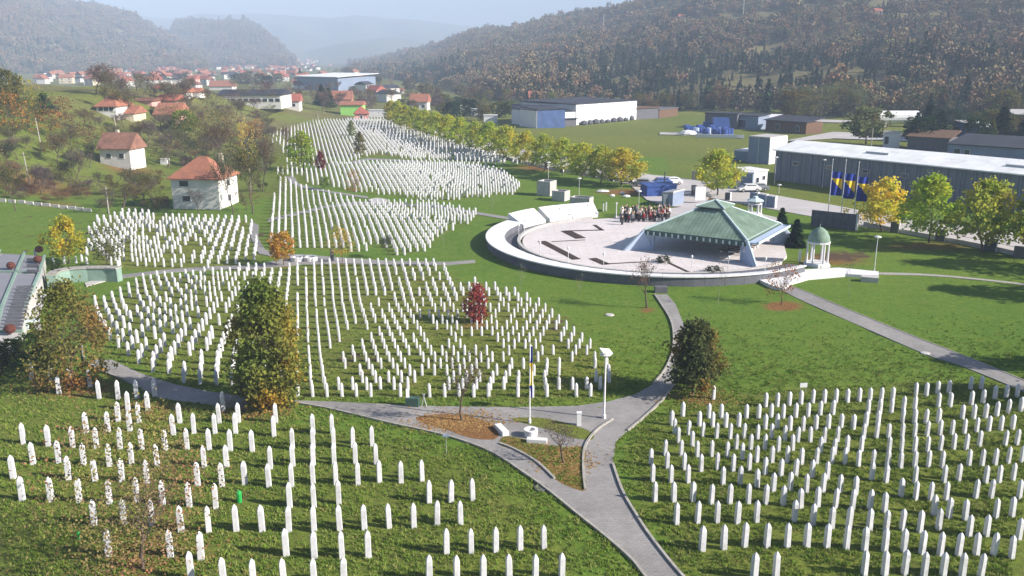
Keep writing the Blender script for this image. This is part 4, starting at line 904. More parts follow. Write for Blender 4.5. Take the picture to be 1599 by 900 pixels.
# ---------------------------------------------------------------- pavilion with green hipped roof
def pavilion():
    fl = Vector((17.2, 107.6)); fr = Vector((27.9, 100.6)); d = (fr - fl); side = d.length; d.normalize(); nrm = Vector((-d.y, d.x))
    rz = math.atan2(d.y, d.x); cen = (fl + fr) / 2 + nrm * side / 2; hs = side / 2
    hs2 = 6.0
    root = empty('pavilion', (cen.x, cen.y, 0), rz, 'open pavilion with green hipped roof and blue-white corner fins beside the plaza', 'pavilion')
    ze, zt = 2.85, 5.35; a = hs + .25; b = 1.55; apx = 6.35
    # four roof slopes, each with raised seams of its own
    for k in range(4):
        ca, sa = math.cos(k * math.pi / 2), math.sin(k * math.pi / 2)
        R = lambda x, y, z: (x * ca - y * sa, x * sa + y * ca, z)
        mb = MB(); th = .16
        q = [(-a, -a, ze), (a, -a, ze), (b, -b, zt), (-b, -b, zt)]
        mb.add([R(*p) for p in q] + [R(p[0], p[1], p[2] - th) for p in q], ((0,1,2,3),(7,6,5,4),(0,4,5,1),(1,5,6,2),(2,6,7,3),(3,7,4,0)))
        sl_ = mb.build('roof_slope', MAT['greenpatina'], root)
        mb = MB(); ns = 26
        for i in range(1, ns):
            x = -a + 2 * a * i / ns; t = 1 - min(1, max(0, (abs(x) - b) / (a - b))) if abs(x) > b else 1
            p0 = R(x, -a, ze + .02); yy = -a + (a - b) * t; p1 = R(x, yy, ze + (zt - ze) * t + .02)
            mb.tube(p0, p1, .035, .035, 4)
        mb.build('seam', MAT['greenpatina'], sl_)
        mb = MB(); mb.tube(R(a, -a, ze + .06), R(b, -b, zt + .06), .16, .13, 6); mb.build('ridge_beam', MAT['palebeam'], root)
        # fascia with pale rafter ends
        mb = MB(); mb.box(R(0, -a - .03, ze - .30), (2 * a, .14, .62), k * math.pi / 2); fa_ = mb.build('fascia', MAT['darkgreen'], root)
        for i in range(16):
            x = -a + .5 + (2 * a - 1.0) * i / 15
            mb = MB(); mb.box(R(x, -a - .13, ze - .36), (.20, .10, .44), k * math.pi / 2); mb.build('rafter_end', MAT['palebeam'], fa_)
        # lantern side
        mb = MB(); mb.box(R(0, -b + .12, zt + .14), (2 * b - .35, .1, .32), k * math.pi / 2); mb.build('lantern_side', MAT['darkconc'], root)
        c2 = b + .35; z2 = zt + .30
        mb = MB(); mb.add([R(-c2, -c2, z2), R(c2, -c2, z2), R(0, 0, apx), R(-c2, -c2, z2 - .1), R(c2, -c2, z2 - .1)], ((0,1,2),(0,3,4,1),(3,2,4)))
        mb.build('lantern_roof', MAT['greenpatina'], root)
        mb = MB(); mb.tube(R(c2, -c2, z2 + .03), R(0, 0, apx + .03), .12, .10, 6); mb.build('ridge_beam', MAT['palebeam'], root)
        # sloping fin at the corner: a triangular slab from the eave down and outward
        o1 = (a + .15, -(a + .15)); o2 = (a + 2.1, -(a + 2.1)); i1 = (a - .9, -(a - .9))
        px_, py_ = .12, .12
        mb = MB(); poly = [(o1[0], o1[1], ze - .05), (o2[0], o2[1], -.02), (i1[0], i1[1], -.02)]
        vs = [R(p[0] - px_, p[1] - py_, p[2]) for p in poly] + [R(p[0] + px_, p[1] + py_, p[2]) for p in poly]
        mb.add(vs, ((0,1,2),(5,4,3),(0,3,4,1),(1,4,5,2),(2,5,3,0))); mb.build('corner_fin', MAT['bluewhite'], root)
        mb = MB(); mb.tube(R(o1[0] - .1, o1[1] + .1, ze), R(o2[0], o2[1], 0), .15, .11, 6); mb.build('corner_strut', MAT['palebeam'], root)
    # broad pale gutter beam along the right eave
    mb = MB(); mb.box((a + .55, 0, ze - .15), (1.5, 2 * a + .3, .18)); g = mb.build('gutter', MAT['bluewhite'], root); g.rotation_euler = (0, 0, 0)
    mb = MB(); mb.box((a + 1.35, 0, ze - .05), (.14, 2 * a + .4, .30)); mb.box((a - .25, 0, ze + .07), (.14, 2 * a + .3, .14)); mb.build('gutter_edge', MAT['palebeam'], root)
    # inner columns
    for (x, y) in ((-a + .8, -a + .8), (a - .8, -a + .8), (a - .8, a - .8), (-a + .8, a - .8)):
        mb = MB(); mb.box((x, y, ze / 2), (.4, .4, ze)); mb.build('column', MAT['bluewhite'], root)
    mb = MB(); mb.box((0, 0, ze - .12), (2 * a - .4, 2 * a - .4, .12)); mb.build('ceiling', MAT['darkgreen'], root)
    return root, cen, rz, a
MAT['bluewhite'] = M('pale_blue_paint', (.42, .50, .66), .55, .06, .8)
pav, pcen, prz, pa = pavilion()
# benches under the roof
for i in range(6):
    c, s = math.cos(prz), math.sin(prz); lx, ly = 3.6, -3.0 + i * 1.15
    mb = MB(); mb.box((0, 0, .42), (3.2, .38, .06)); mb.box((-1.4, 0, .2), (.1, .32, .4)); mb.box((1.4, 0, .2), (.1, .32, .4))
    e = empty('bench', (pcen.x + lx * c - ly * s, pcen.y + lx * s + ly * c, .26), prz, 'white bench under the green roof, %s row from the plaza side' % ordn(i + 1), 'bench', 'benches under the pavilion roof')
    m2 = MB(); m2.box((0, 0, .42), (3.2, .38, .06)); m2.build('seat', MAT['wood'], e)
    for sx in (-1.4, 1.4): m3 = MB(); m3.box((sx, 0, .2), (.1, .32, .4)); m3.build('leg', MAT['white'], e)
# --- people beside the pavilion
def person_mesh(seed):
    r = random.Random(seed); me = D.meshes.new('person'); bm = bmesh.new()
    J = [(0,0,.92,.14),(0,0,1.15,.15),(0,0,1.40,.17),(0,0,1.50,.07),(0,0,1.62,.10),(0,0,1.72,.09),
         (.11,0,.88,.10),(.12,.02,.48,.07),(.12,0,.06,.055),(-.11,0,.88,.10),(-.12,-.03,.48,.07),(-.12,-.05,.06,.055),
         (.22,0,1.40,.06),(.27,-.02,1.12,.05),(.25,-.12,.88,.04),(-.22,0,1.40,.06),(-.27,-.02,1.12,.05),(-.25,-.14,.90,.04)]
    E = [(0,1),(1,2),(2,3),(3,4),(4,5),(0,6),(6,7),(7,8),(0,9),(9,10),(10,11),(2,12),(12,13),(13,14),(2,15),(15,16),(16,17)]
    vs = [bm.verts.new((a, b, c)) for a, b, c, _ in J]
    for a, b in E: bm.edges.new((vs[a], vs[b]))
    bm.to_mesh(me); bm.free()
    o = D.objects.new('tmp', me); COL.objects.link(o); m = o.modifiers.new('s', 'SKIN')
    for i, sv in enumerate(me.skin_vertices[0].data): sv.radius = (J[i][3], J[i][3] * .8)
    me.skin_vertices[0].data[0].use_root = True
    dg = bpy.context.evaluated_depsgraph_get(); me2 = D.meshes.new_from_object(o.evaluated_get(dg)); D.objects.remove(o); D.meshes.remove(me)
    me2.name = 'person'
    sk, hr, up_, lo = MAT['skin'], MAT['hair'], MAT['cloth'], MAT['trousers']
    me2.materials.clear()
    for m in (sk, hr, up_, lo): me2.materials.append(m)
    for p in me2.polygons:
        z = p.center.z; ax = abs(p.center.x)
        p.material_index = (1 if (z > 1.70 or (z > 1.55 and p.center.y > .03)) else 0 if z > 1.48 or (ax > .2 and z < .95 and z > .8) else 3 if z < .92 else 2); p.use_smooth = True
    return me2
MAT['skin'] = M('skin', (.45, .28, .20), .7, .05, 3.0); MAT['hair'] = M('dark_hair', (.03, .022, .018), .8, .1, 9.0); MAT['trousers'] = M('dark_trousers', (.03, .032, .045), .9, .1, 5.0)
m_, n_, out_ = newmat('coat_cloth'); oi_ = N(n_, 'ShaderNodeObjectInfo'); b_ = N(n_, 'ShaderNodeBsdfPrincipled'); b_.inputs['Roughness'].default_value = .9
n_.links.new(oi_.outputs['Color'], b_.inputs['Base Color']); n_.links.new(b_.outputs[0], out_.inputs[0]); MAT['cloth'] = m_
PM = [person_mesh(i) for i in range(1)]
rp = random.Random(5); cl = [('black', (.015, .015, .02)), ('dark blue', (.02, .03, .09)), ('grey', (.18, .18, .2)), ('white', (.7, .7, .7)), ('dark red', (.22, .02, .03)), ('black', (.012, .012, .016)), ('black', (.02, .018, .02)), ('white', (.75, .75, .75))]
cnt = {}
for i in range(64):
    px = 970 + 78 * (i % 21) / 21 + rp.uniform(-4, 4); pyb = 339 + 5.2 * (i // 21) + rp.uniform(-2.4, 2.4) + (-(px - 970) * .03)
    p = G(px, pyb); cn, cc = rp.choice(cl)
    o = obj('person', PM[0], None, (p.x, p.y, 0), rp.uniform(-.6, 2.2), (rp.uniform(.9, 1.1), rp.uniform(.9, 1.1), rp.uniform(.86, 1.06))); o.color = (*cc, 1)
    row = ['back', 'middle', 'front', 'front'][i // 21]; zone = ['left end', 'middle', 'right end'][min(2, (i % 21) // 7)]
    tag(o, 'person in %s coat in the %s row of the crowd, %s' % (cn, row, zone), 'person', 'crowd gathered beside the plaza and pavilion')

# --- domed gazebo
def gazebo(px, pyb, wpx, hpx, label, dome=True, roofmat='greenpatina'):
    p = G(px, pyb); s = mpp(p); R = wpx * s / 2; h = h_world(px, pyb, hpx)
    e = empty('gazebo', (p.x, p.y, 0), .3, label, 'gazebo'); n = 6
    mb = MB(); mb.lathe([(R * 1.22, -.05), (R * 1.22, .22), (R * 1.05, .222), (R * 1.05, .38)], n); mb.build('base', MAT['white'], e)
    for i in range(n):
        t = 2 * math.pi * (i + .5) / n; c, s_ = math.cos(t), math.sin(t); hh = h * .56
        mb = MB(); mb.tube((R * .86 * c, R * .86 * s_, .38), (R * .86 * c, R * .86 * s_, hh), .13, .11, 8); mb.tube((R * .86 * c, R * .86 * s_, hh * .96), (R * .62 * c, R * .62 * s_, h * .66), .12, .09, 6); mb.build('column', MAT['white'], e)
    mb = MB()
    if dome: mb.lathe([(R * .92, h * .60), (R * .95, h * .64), (R * .86, h * .76), (R * .62, h * .89), (R * .3, h * .965), (.05, h * .99), (.04, h * 1.06), (.005, h * 1.08)], 12)
    else: mb.lathe([(R * 1.25, h * .72), (R * 1.3, h * .76), (R * .5, h * .88), (R * .35, h * .97), (.03, h)], n)
    d_ = mb.build('dome' if dome else 'roof', MAT[roofmat], e, smooth=dome)
    mb = MB(); mb.lathe([(R * .98, h * .585), (R * .98, h * .625)], 12); mb.build('ring_beam', MAT['white'], d_)
    return e
gazebo(1275, 414, 36, 60, 'small white gazebo with green dome on the lawn right of the pavilion')
gazebo(1178, 336, 22, 30, 'small white well house with flat greenish roof behind the pavilion', False, 'palebeam')
mb = MB(); p = G(1248, 409); mb.box((p.x, p.y, .7), (.22, .22, 1.5)); o = mb.build('stone_pillar', MAT['white']); tag(o, 'short white stone pillar left of the domed gazebo', 'pillar')
mb = MB(); p = G(1151, 398); mb.prism([(p.x - 1.2, p.y), (p.x + 1.6, p.y - .2), (p.x + 2.4, p.y + 2), (p.x, p.y + 2)], 0, .45); o = mb.build('stone_bench', MAT['white']); tag(o, 'low white stone bench right of the pavilion', 'bench')

# --- concrete boxes left of the plaza
def cbox(px, pyb, w_, d_, h_, rz, label, mat='concrete', open_=True):
    p = G(px, pyb); e = empty('concrete_enclosure', (p.x, p.y, 0), rz, label, 'enclosure')
    for (cx, cy, sx, sy) in ((0, 0, w_, .25), (0, d_, w_, .25), (-w_ / 2 + .125, d_ / 2, .25, d_ - .25), (w_ / 2 - .125, d_ / 2, .25, d_ - .25)):
        mb = MB(); mb.box((cx, cy, h_ / 2), (sx, sy, h_)); mb.build('wall', MAT[mat], e)
    mb = MB(); mb.box((0, d_ / 2, h_ * .55), (w_ - .5, d_ - .25, .1)); mb.build('cover', MAT['darkconc'], e)
    return e
cbox(849, 306, 2.6, 2.4, 2.6, -.5, 'tall grey concrete enclosure left of the plaza')
cbox(872, 314, 2.4, 2.0, 1.7, -.5, 'low grey concrete enclosure in the middle of the three')
cbox(905, 324, 3.4, 2.0, 1.6, -.4, 'low concrete enclosure nearest the tilted white slab')
mb = MB(); p = G(945, 330)
mb.box((p.x - .3, p.y, .6), (.18, .4, 1.2)); mb.box((p.x + .2, p.y + .3, .7), (.18, .4, 1.4)); o = mb.build('white_marker', MAT['white']); tag(o, 'pair of small white upright markers behind the plaza', 'marker')
for (a, b, wd, lb) in [(941, 300, 2.6, 'white bench turned over on the grass under the avenue'), (956, 307, 1.0, 'small white rock under the avenue, left one'), (972, 303, 1.0, 'small white rock under the avenue, upper right one'), (978, 308, 1.5, 'larger white rock under the avenue near the vehicles')]:
    p = G(a, b); mb = MB(); mb.lathe([(wd * .34, -.03), (wd * .42, .12), (wd * .3, .34), (wd * .1, .42)], 7); o = mb.build('white_rock' if wd < 2 else 'stone_bench', MAT['white']); o.location = (p.x, p.y, 0); o.scale = (1.2, .6, 1); tag(o, lb, 'rock' if wd < 2 else 'bench')

# ---------------------------------------------------------------- flag poles
def flagpole(px, pyb, pyt, ft, fb, fw, label):
    p = G(px, pyb); h = h_world(px, pyb, pyb - pyt); s = mpp(p)
    e = empty('flag_pole', (p.x, p.y, 0), 0, label, 'flag pole', 'three flag poles before the factory')
    mb = MB(); mb.lathe([(.2, -.05), (.2, .2), (.07, .22), (.04, h), (.08, h + .02), (.08, h + .14), (.01, h + .16)], 8); mb.build('pole', MAT['white'], e)
    z1 = h_world(px, pyb, pyb - ft); z0 = h_world(px, pyb, pyb - fb); w_ = fw * s
    # hanging flag: folds across its width; three fields of cloth with depth
    nu, nv = 12, 18
    def P(u, v): return (.07 + w_ * u, .10 * math.sin(u * 9 + v * 2) * (.4 + u) * 1.2, z1 - (z1 - z0) * v - .12 * u)
    vs, fs, ms = [], [], []
    for j in range(nv + 1):
        for i in range(nu + 1): vs.append(P(i / nu, j / nv))
    for j in range(nv):
        for i in range(nu):
            u, v = (i + .5) / nu, (j + .5) / nv; y_ = (.28 < v < .72) and u > (v - .28) / .44 * .98 - .02
            fs.append((j * (nu + 1) + i, j * (nu + 1) + i + 1, (j + 1) * (nu + 1) + i + 1, (j + 1) * (nu + 1) + i)); ms.append(1 if y_ else 0)
    mb = MB()
    for f, m in zip(fs, ms): mb.f.append(f); mb.m.append(m)
    mb.v = vs; f_ = mb.build('flag', [MAT['flagblue'], MAT['flagyellow']], e); so_ = f_.modifiers.new('thick', 'SOLIDIFY'); so_.thickness = .02
flagpole(1291, 353, 250, 268, 305, 16, 'leftmost of three white flag poles with blue and yellow flag')
flagpole(1311, 356, 251, 271, 310, 16, 'middle one of three white flag poles with blue and yellow flag')
flagpole(1331, 359, 254, 276, 314, 16, 'rightmost of three white flag poles with blue and yellow flag')
p = G(827, 661); h = h_world(827, 661, 124); e = empty('flag_pole', (p.x, p.y, 0), 0, 'white pole with narrow blue and yellow pennant before the middle field', 'flag pole')
mb = MB(); mb.lathe([(.1, -.05), (.1, .3), (.05, .32), (.04, h)], 8); mb.build('pole', MAT['white'], e)
s = mpp(p); zs = [h_world(827, 661, 661 - k) for k in (541, 565, 600, 622)]
mb = MB(); n = 16; vs = []; 
for j in range(n + 1):
    z = zs[0] + (zs[3] - zs[0]) * j / n; sw = .04 * math.sin(j * .9)
    vs += [(-.02, sw, z), (.09, sw + .04, z), (.17, sw - .02, z)]
for j in range(n):
    for i in range(2):
        zc = (vs[j * 3][2] + vs[j * 3 + 3][2]) / 2; mb.f.append((j * 3 + i, j * 3 + i + 1, j * 3 + i + 4, j * 3 + i + 3)); mb.m.append(1 if zs[2] < zc < zs[1] else 0)
mb.v = vs; f_ = mb.build('flag', [MAT['flagblue'], MAT['flagyellow']], e); f_.modifiers.new('thick', 'SOLIDIFY').thickness = .02

# ---------------------------------------------------------------- furniture at the fork
p = G(829, 681); e = empty('stone_well', (p.x, p.y, 0), 0, 'round white stone well with dark hollow at the path fork', 'well'); e.scale = (.66, .66, .66)
mb = MB(); n = 20; vs = []
for (r_, z) in ((.62, -.02), (.66, .55), (.70, .62), (.70, .74), (.42, .74), (.40, .15)):
    vs += [(r_ * math.cos(6.283 * i / n), r_ * math.sin(6.283 * i / n), z) for i in range(n)]
mb.add(vs, [(j * n + i, j * n + (i + 1) % n, j * n + n + (i + 1) % n, j * n + n + i) for j in range(5) for i in range(n)]); mb.build('rim', MAT['white'], e, smooth=False)
mb = MB(); mb.lathe([(.41, .1), (.41, .16)], n); mb.build('hollow', MAT['darkconc'], e)
mb = MB(); a, b = G(823, 690, 0), G(854, 692, 0); c = (a + b) / 2; mb.box((c.x, c.y, .13), ((b - a).length, .42, .26), math.atan2(b.y - a.y, b.x - a.x)); o = mb.build('stone_bench', MAT['white']); tag(o, 'low white stone slab in front of the round well', 'bench')
mb = MB(); a, b = G(777, 668, 0), G(790, 681, 0); c = (a + b) / 2; mb.box((c.x, c.y, .15), ((b - a).length, .45, .3), math.atan2(b.y - a.y, b.x - a.x)); o = mb.build('stone_bench', MAT['white']); tag(o, 'short white stone slab left of the round well', 'bench')
mb = MB(); p = G(904, 664); mb.box((p.x, p.y, .42), (.30, .26, .9)); mb.box((p.x, p.y, .9), (.34, .30, .08)); o = mb.build('stone_pillar', MAT['white']); tag(o, 'white square stone pillar standing left of the lamp post', 'pillar')
p = G(650, 634); e = empty('notice_stand', (p.x, p.y, 0), -.12, 'dark blue-green box stand beside the path under the bare tree', 'stand')
mb = MB(); mb.box((-.25, 0, .32), (.95, .5, .62)); mb.build('box', MAT['darkgreen'], e)
mb = MB(); mb.tube((.38, 0, 0), (.62, 0, .95), .04, .04, 6); mb.tube((.75, 0, 0), (.5, 0, .95), .04, .04, 6); mb.build('leg', MAT['metal'], e)
p = G(637, 633); mb = MB(); mb.box((p.x, p.y, .6), (.24, .2, 1.25), .2); o = mb.build('stone_pillar', MAT['white']); tag(o, 'white pillar stone by the dark box stand', 'pillar')
p = G(697, 710); e = empty('sign_post', (p.x, p.y, 0), .1, 'thin sign post with small dark board on the near left lawn', 'sign')
mb = MB(); mb.tube((0, 0, -.05), (0, 0, 1.25), .018, .018, 6); mb.build('pole', MAT['metal'], e); mb = MB(); mb.box((0, 0, 1.28), (.42, .04, .16)); mb.build('board', MAT['bluegrey'], e)
p = G(1254, 612); e = empty('sign_board', (p.x, p.y, 0), .1, 'small blank white sign board above the right headstone lawn', 'sign')
mb = MB(); mb.box((0, 0, .52), (.55, .04, .34)); mb.build('board', MAT['white'], e); mb = MB(); mb.tube((-.2, 0, -.05), (-.2, 0, .36), .02, .02, 5); mb.tube((.2, 0, -.05), (.2, 0, .36), .02, .02, 5); mb.build('leg', MAT['metal'], e)
for (a, b, s_, lb) in [(374, 784, 1.0, 'green lantern-shaped waste bin among the near left headstones'), (124, 842, .6, 'tiny green grave lantern at the lower left')]:
    p = G(a, b); mb = MB(); mb.lathe([(.14 * s_, -.02), (.16 * s_, .5 * s_), (.17 * s_, .52 * s_), (.12 * s_, .66 * s_), (.02, .70 * s_)], 10); o = mb.build('green_lantern', MAT['greenplastic'] if 'greenplastic' in MAT else MAT.setdefault('greenplastic', M('green_plastic', (.02, .30, .06), .35, .05, 3.0))); o.location = (p.x, p.y, 0); tag(o, lb, 'lantern')
p = G(845, 762); mb = MB(); mb.lathe([(.40, -.05), (.40, .03), (.33, .035), (.33, .015)], 16); o = mb.build('manhole', MAT['darkconc']); o.location = (p.x, p.y, 0); tag(o, 'dark round manhole cover in the lawn left of the path', 'manhole')
for (a, b, w_, lb) in [(952, 492, .9, 'flat pale stone plate in the lawn below the plaza'), (1445, 552, .8, 'flat pale stone plate beside the diagonal path'), (340, 574, .1, None)]:
    if lb: p = G(a, b); mb = MB(); mb.lathe([(w_ * .5, -.05), (w_ * .48, .05), (w_ * .3, .07)], 9); o = mb.build('stone_plate', MAT['concrete']); o.location = (p.x, p.y, 0); tag(o, lb, 'stone plate')
for (a, b, lb) in [(465, 407, 'left one of two round white seat rings on the narrow path'), (485, 407, 'right one of two round white seat rings on the narrow path')]:
    p = G(a, b); mb = MB(); n = 18; vs = []
    for (r_, z) in ((.85, -.02), (.9, .45), (.9, .5), (.55, .5), (.55, 0)): vs += [(r_ * math.cos(6.283 * i / n), r_ * math.sin(6.283 * i / n), z) for i in range(n)]
    mb.add(vs, [(j * n + i, j * n + (i + 1) % n, j * n + n + (i + 1) % n, j * n + n + i) for j in range(4) for i in range(n)]); o = mb.build('ring_seat', MAT['white']); o.location = (p.x, p.y, 0); tag(o, lb, 'seat', 'round white seat rings')
mb = MB(); p = G(519, 408); mb.box((p.x, p.y, .75), (.4, .3, 1.5)); o = mb.build('dark_pillar', MAT['darkconc']); tag(o, 'dark square pillar between the ring seats and the yellow tree', 'pillar')

# ---------------------------------------------------------------- roadside fence: square pillars with shade and lit side painted in, rails
FP = [(1597,398),(1545,391),(1467,376),(1396,364),(1145,317),(1100,307),(1046,300),(1138,320)]
FP = [(1592,402,22,16),(1545,391,20,17),(1467,376,16,17),(1396,363,14,17),(1136,313,9,12),(985,287,7,11),(955,283,7,10),(928,278,7,10),(902,273,7,10),(877,269,6,9),(853,264,6,9),(832,259,6,9),(812,255,5,8),(790,249,5,8),(770,244,5,7),(752,240,4,7),(733,235,4,7),(715,228,4,6),(700,223,4,6)]
for i, (a, b, w_, h_) in enumerate(FP):
    p = G(a, b); s = mpp(p); hh = h_world(a, b, h_); ww = w_ * s * .8
    e = empty('fence_pillar', (p.x, p.y, 0), -.5, 'square fence pillar beside the road, shade painted dark, %s counting from the right edge' % ordn(i + 1), 'pillar', 'dark fence pillars along the road')
    mb = MB(); mb.box((0, 0, hh / 2), (ww, ww * .8, hh)); mb.build('shaft', MAT['darkconc'], e)  # shade of the unlit faces is put into the dark colour
    mb = MB(); mb.box((ww * .5 + .08, 0, hh / 2 + .04), (.14, ww * .84, hh + .1)); mb.build('lit_face', MAT['white'], e)  # sunlit right face put in as a thin white slab
rl = empty('roadside_rail', (0, 0, 0), 0, 'low pale wall with thin rail running between the dark pillars', 'fence')
for (a, b) in zip(FP[:-1], FP[1:]):
    if a[0] > 1300 and b[0] < 1300: a2, b2 = (1396, 363), (1345, 352)
    elif a[0] > 1000 and b[0] < 1000: continue
    elif a[0] > 1130 and b[0] > 1200: a2, b2 = a, b
    else: a2, b2 = a, b
    p, q = G(a2[0], a2[1] - 1), G(b2[0], b2[1] - 1); c = (p + q) / 2; L = (q - p).length; rz_ = math.atan2(q.y - p.y, q.x - p.x)
    mb = MB(); mb.box((c.x, c.y, .25), (L - .9, .2, .6), rz_); mb.build('low_wall', MAT['concrete'], rl)
    mb = MB(); mb.tube((p.x, p.y, 1.05), (q.x, q.y, 1.05), .03, .03, 5); mb.build('rail', MAT['metal'], rl)
# dark gate panels left of the flag poles
p, q = G(1266, 352), G(1336, 360); c = (p + q) / 2; L = (q - p).length; rz_ = math.atan2(q.y - p.y, q.x - p.x); e = empty('wall_panels', (c.x, c.y, 0), rz_, 'row of dark panels standing behind the flag poles', 'wall')
for i in range(6): mb = MB(); mb.box((-L / 2 + L * (i + .5) / 6, 0, 1.15), (L / 6 - .05, .3, 2.3)); mb.build('panel', MAT['darkconc'], e)
mb = MB(); mb.box((L / 2 + .12, 0, 1.2), (.22, .5, 2.4)); mb.build('end_post', MAT['white'], e)
p, q = G(1180, 322), G(1222, 332); c = (p + q) / 2; L = (q - p).length; rz_ = math.atan2(q.y - p.y, q.x - p.x); e = empty('wall_panels', (c.x, c.y + 4, 0), rz_, 'blue-grey panels and white posts behind the well house', 'wall')
for i in range(3): mb = MB(); mb.box((-L / 2 + L * (i + .5) / 3, 0, .9), (L / 3 - .35, .25, 1.8)); mb.build('panel', MAT['bluegrey'], e); mb = MB(); mb.box((-L / 2 + L * (i + 1) / 3, 0, 1.0), (.22, .4, 2.1)); mb.build('post', MAT['white'], e)
# ---------------------------------------------------------------- houses and halls
def roof_solid(w_, d_, h, rh, kind, ov=.5, th=.18, hipx=None):
    a, b = w_ / 2 + ov, d_ / 2 + ov; mb = MB(); zl = h - rh * ov / (d_ / 2) * .6
    if kind == 'gable': r0, r1 = (-a, 0, h + rh), (a, 0, h + rh)
    else: k = hipx if hipx is not None else max(.05, a - b * .9); r0, r1 = (-k, 0, h + rh), (k, 0, h + rh)
    top = [(-a, -b, zl), (a, -b, zl), (a, b, zl), (-a, b, zl), r0, r1]; lo = [(p[0], p[1], p[2] - th) for p in top[:4]]
    fs = [(0, 1, 5, 4), (2, 3, 4, 5), (1, 2, 5), (3, 0, 4), (0, 6, 7, 1), (1, 7, 8, 2), (2, 8, 9, 3), (3, 9, 6, 0), (9, 8, 7, 6)]
    mb.add(top + lo, fs); return mb
def house(px, pyb, wpx, eavepx, ridgepx, label, kind='gable', wall='render_white', roof='rooftile', d_=7.5, rz=0.0, wins=(), swins=(), chimney=None, group=None, name='house', ground=None, detail=True, cat='house'):
    p = ground if ground is not None else GT(px, pyb); s = mpp(p); w_ = wpx * s; h = eavepx * s; rh = (ridgepx - eavepx) * s * 1.0
    root = empty(name, (p.x, p.y + d_ / 2, p.z - .3), rz, label, cat, group); h += .3
    mb = MB(); mb.box((0, 0, h / 2 - .4), (w_, d_, h + .8))
    if kind == 'gable': mb.add([(-w_ / 2, -d_ / 2, h), (-w_ / 2, d_ / 2, h), (-w_ / 2, 0, h + rh * .93), (w_ / 2, -d_ / 2, h), (w_ / 2, d_ / 2, h), (w_ / 2, 0, h + rh * .93)], ((0, 2, 1), (3, 4, 5), (0, 3, 5, 2), (1, 2, 5, 4)))
    mb.build('wall', MAT[wall], root)
    rf = roof_solid(w_, d_, h, rh, kind).build('roof', MAT[roof], root)
    if chimney: mb = MB(); mb.box((chimney * w_ / 2, d_ * .12, h + rh * .9), (.6, .6, 1.5)); mb.build('chimney', MAT['render_cream'], rf)
    def win(x, z, ww, hh, side):
        e = MB(); g = MB()
        if side == 'f':
            e.box((x, -d_ / 2 - .02, z), (ww + .2, .10, hh + .2)); g.box((x, -d_ / 2 - .075, z), (ww, .04, hh))
        else:
            e.box((w_ / 2 + .02, x, z), (.10, ww + .2, hh + .2)); g.box((w_ / 2 + .075, x, z), (.04, ww, hh))
        f = e.build('window', MAT['white'], root); g.build('pane', MAT['glass'], f)
    for (fx, fz, ww, hh) in wins: win(fx * w_ / 2, fz * h, ww, hh, 'f')
    for (fx, fz, ww, hh) in swins: win(fx * d_ / 2, fz * h, ww, hh, 's')
    return root, w_, h
MAT['rooftile_old'] = M('faded_roof_tiles', (.28, .14, .10), .85, .22, .8, .5, fine=6.0)
W2 = ((-.55, .72, 1.1, 1.1), (.0, .72, 1.1, 1.1), (.55, .72, 1.1, 1.1), (-.5, .28, 1.1, 1.1), (.5, .28, 1.1, 1.1))
house(311, 327, 76, 50, 78, 'white two-storey house with orange hipped roof at the foot of the left slope', 'hip', roof='rooftile', d_=7.5, rz=-.10, wins=((-.45, .80, 1.5, .9), (-.40, .36, 1.3, .9)), swins=((0, .75, 1.1, 1.0), (0, .3, 1.1, 1.0)), chimney=.7)
house(184, 262, 50, 31, 52, 'white house with faded brown-orange roof halfway up the left slope', 'gable', roof='rooftile_old', d_=6, rz=-.12, wins=((-.4, .6, 1.0, .9), (.45, .6, 1.0, .9)), chimney=-.3)
mb = MB(); p = GT(258, 257); mb.box((p.x, p.y, p.z + .6), (1.6, 1.4, 1.4)); o = mb.build('shed', MAT['white']); tag(o, 'tiny white shed between the two houses on the left slope', 'shed')
house(167, 182, 30, 16, 34, 'white house under a broad red-orange roof, far left edge of the village', 'hip', roof='rooftile', d_=10, wins=W2[:3])
house(196, 187, 26, 9, 19, 'small cream house with light orange roof right of the broad-roofed house', 'gable', wall='render_cream', roof='rooftile', d_=8, wins=W2[:1])
house(260, 189, 36, 10, 26, 'pinkish house with wide bright orange roof left of the thicket', 'gable', wall='render_pink', roof='rooftile', d_=10, wins=W2[:2])
house(259, 163, 28, 6, 14, 'low house with brown-red roof and white gable line', 'gable', wall='render_cream', roof='rooftile_red', d_=9)
house(225, 164, 24, 5, 9, 'small pale outbuilding left of the brown-red roof', 'gable', wall='render_pink', roof='rooftile_brown', d_=7)
house(283, 152, 18, 8, 14, 'left one of a pair of white houses with orange roofs', 'gable', roof='rooftile', d_=8, wins=W2[:2]); house(301, 152, 14, 8, 14, 'right one of a pair of white houses with orange roofs', 'gable', roof='rooftile', d_=8, wins=W2[:1])
house(345, 141, 36, 6, 14, 'long low house with wide orange roof beside the long white hall', 'gable', roof='rooftile', d_=10)
house(249, 143, 20, 5, 10, 'house with dull red roof behind the thicket', 'gable', roof='rooftile_red', d_=9); house(268, 142, 14, 6, 8, 'white cube-like house in the village', 'gable', roof='darkroof', d_=7)
house(452, 171, 28, 13, 23, 'white house with bright red roof right of the long white hall', 'gable', roof='rooftile_red', d_=8, rz=.1, wins=((-.4, .5, 1.2, 1.2), (.4, .5, 1.2, 1.2)), chimney=.3)
house(530, 163, 34, 8, 20, 'pink house with orange roof behind the lime green house', 'gable', wall='render_pink', roof='rooftile', d_=10, rz=.1, wins=W2[:2])
house(549, 181, 34, 17, 22, 'lime green house with flat orange roof at the head of the graves', 'gable', wall='render_green', roof='rooftile', d_=8, wins=())
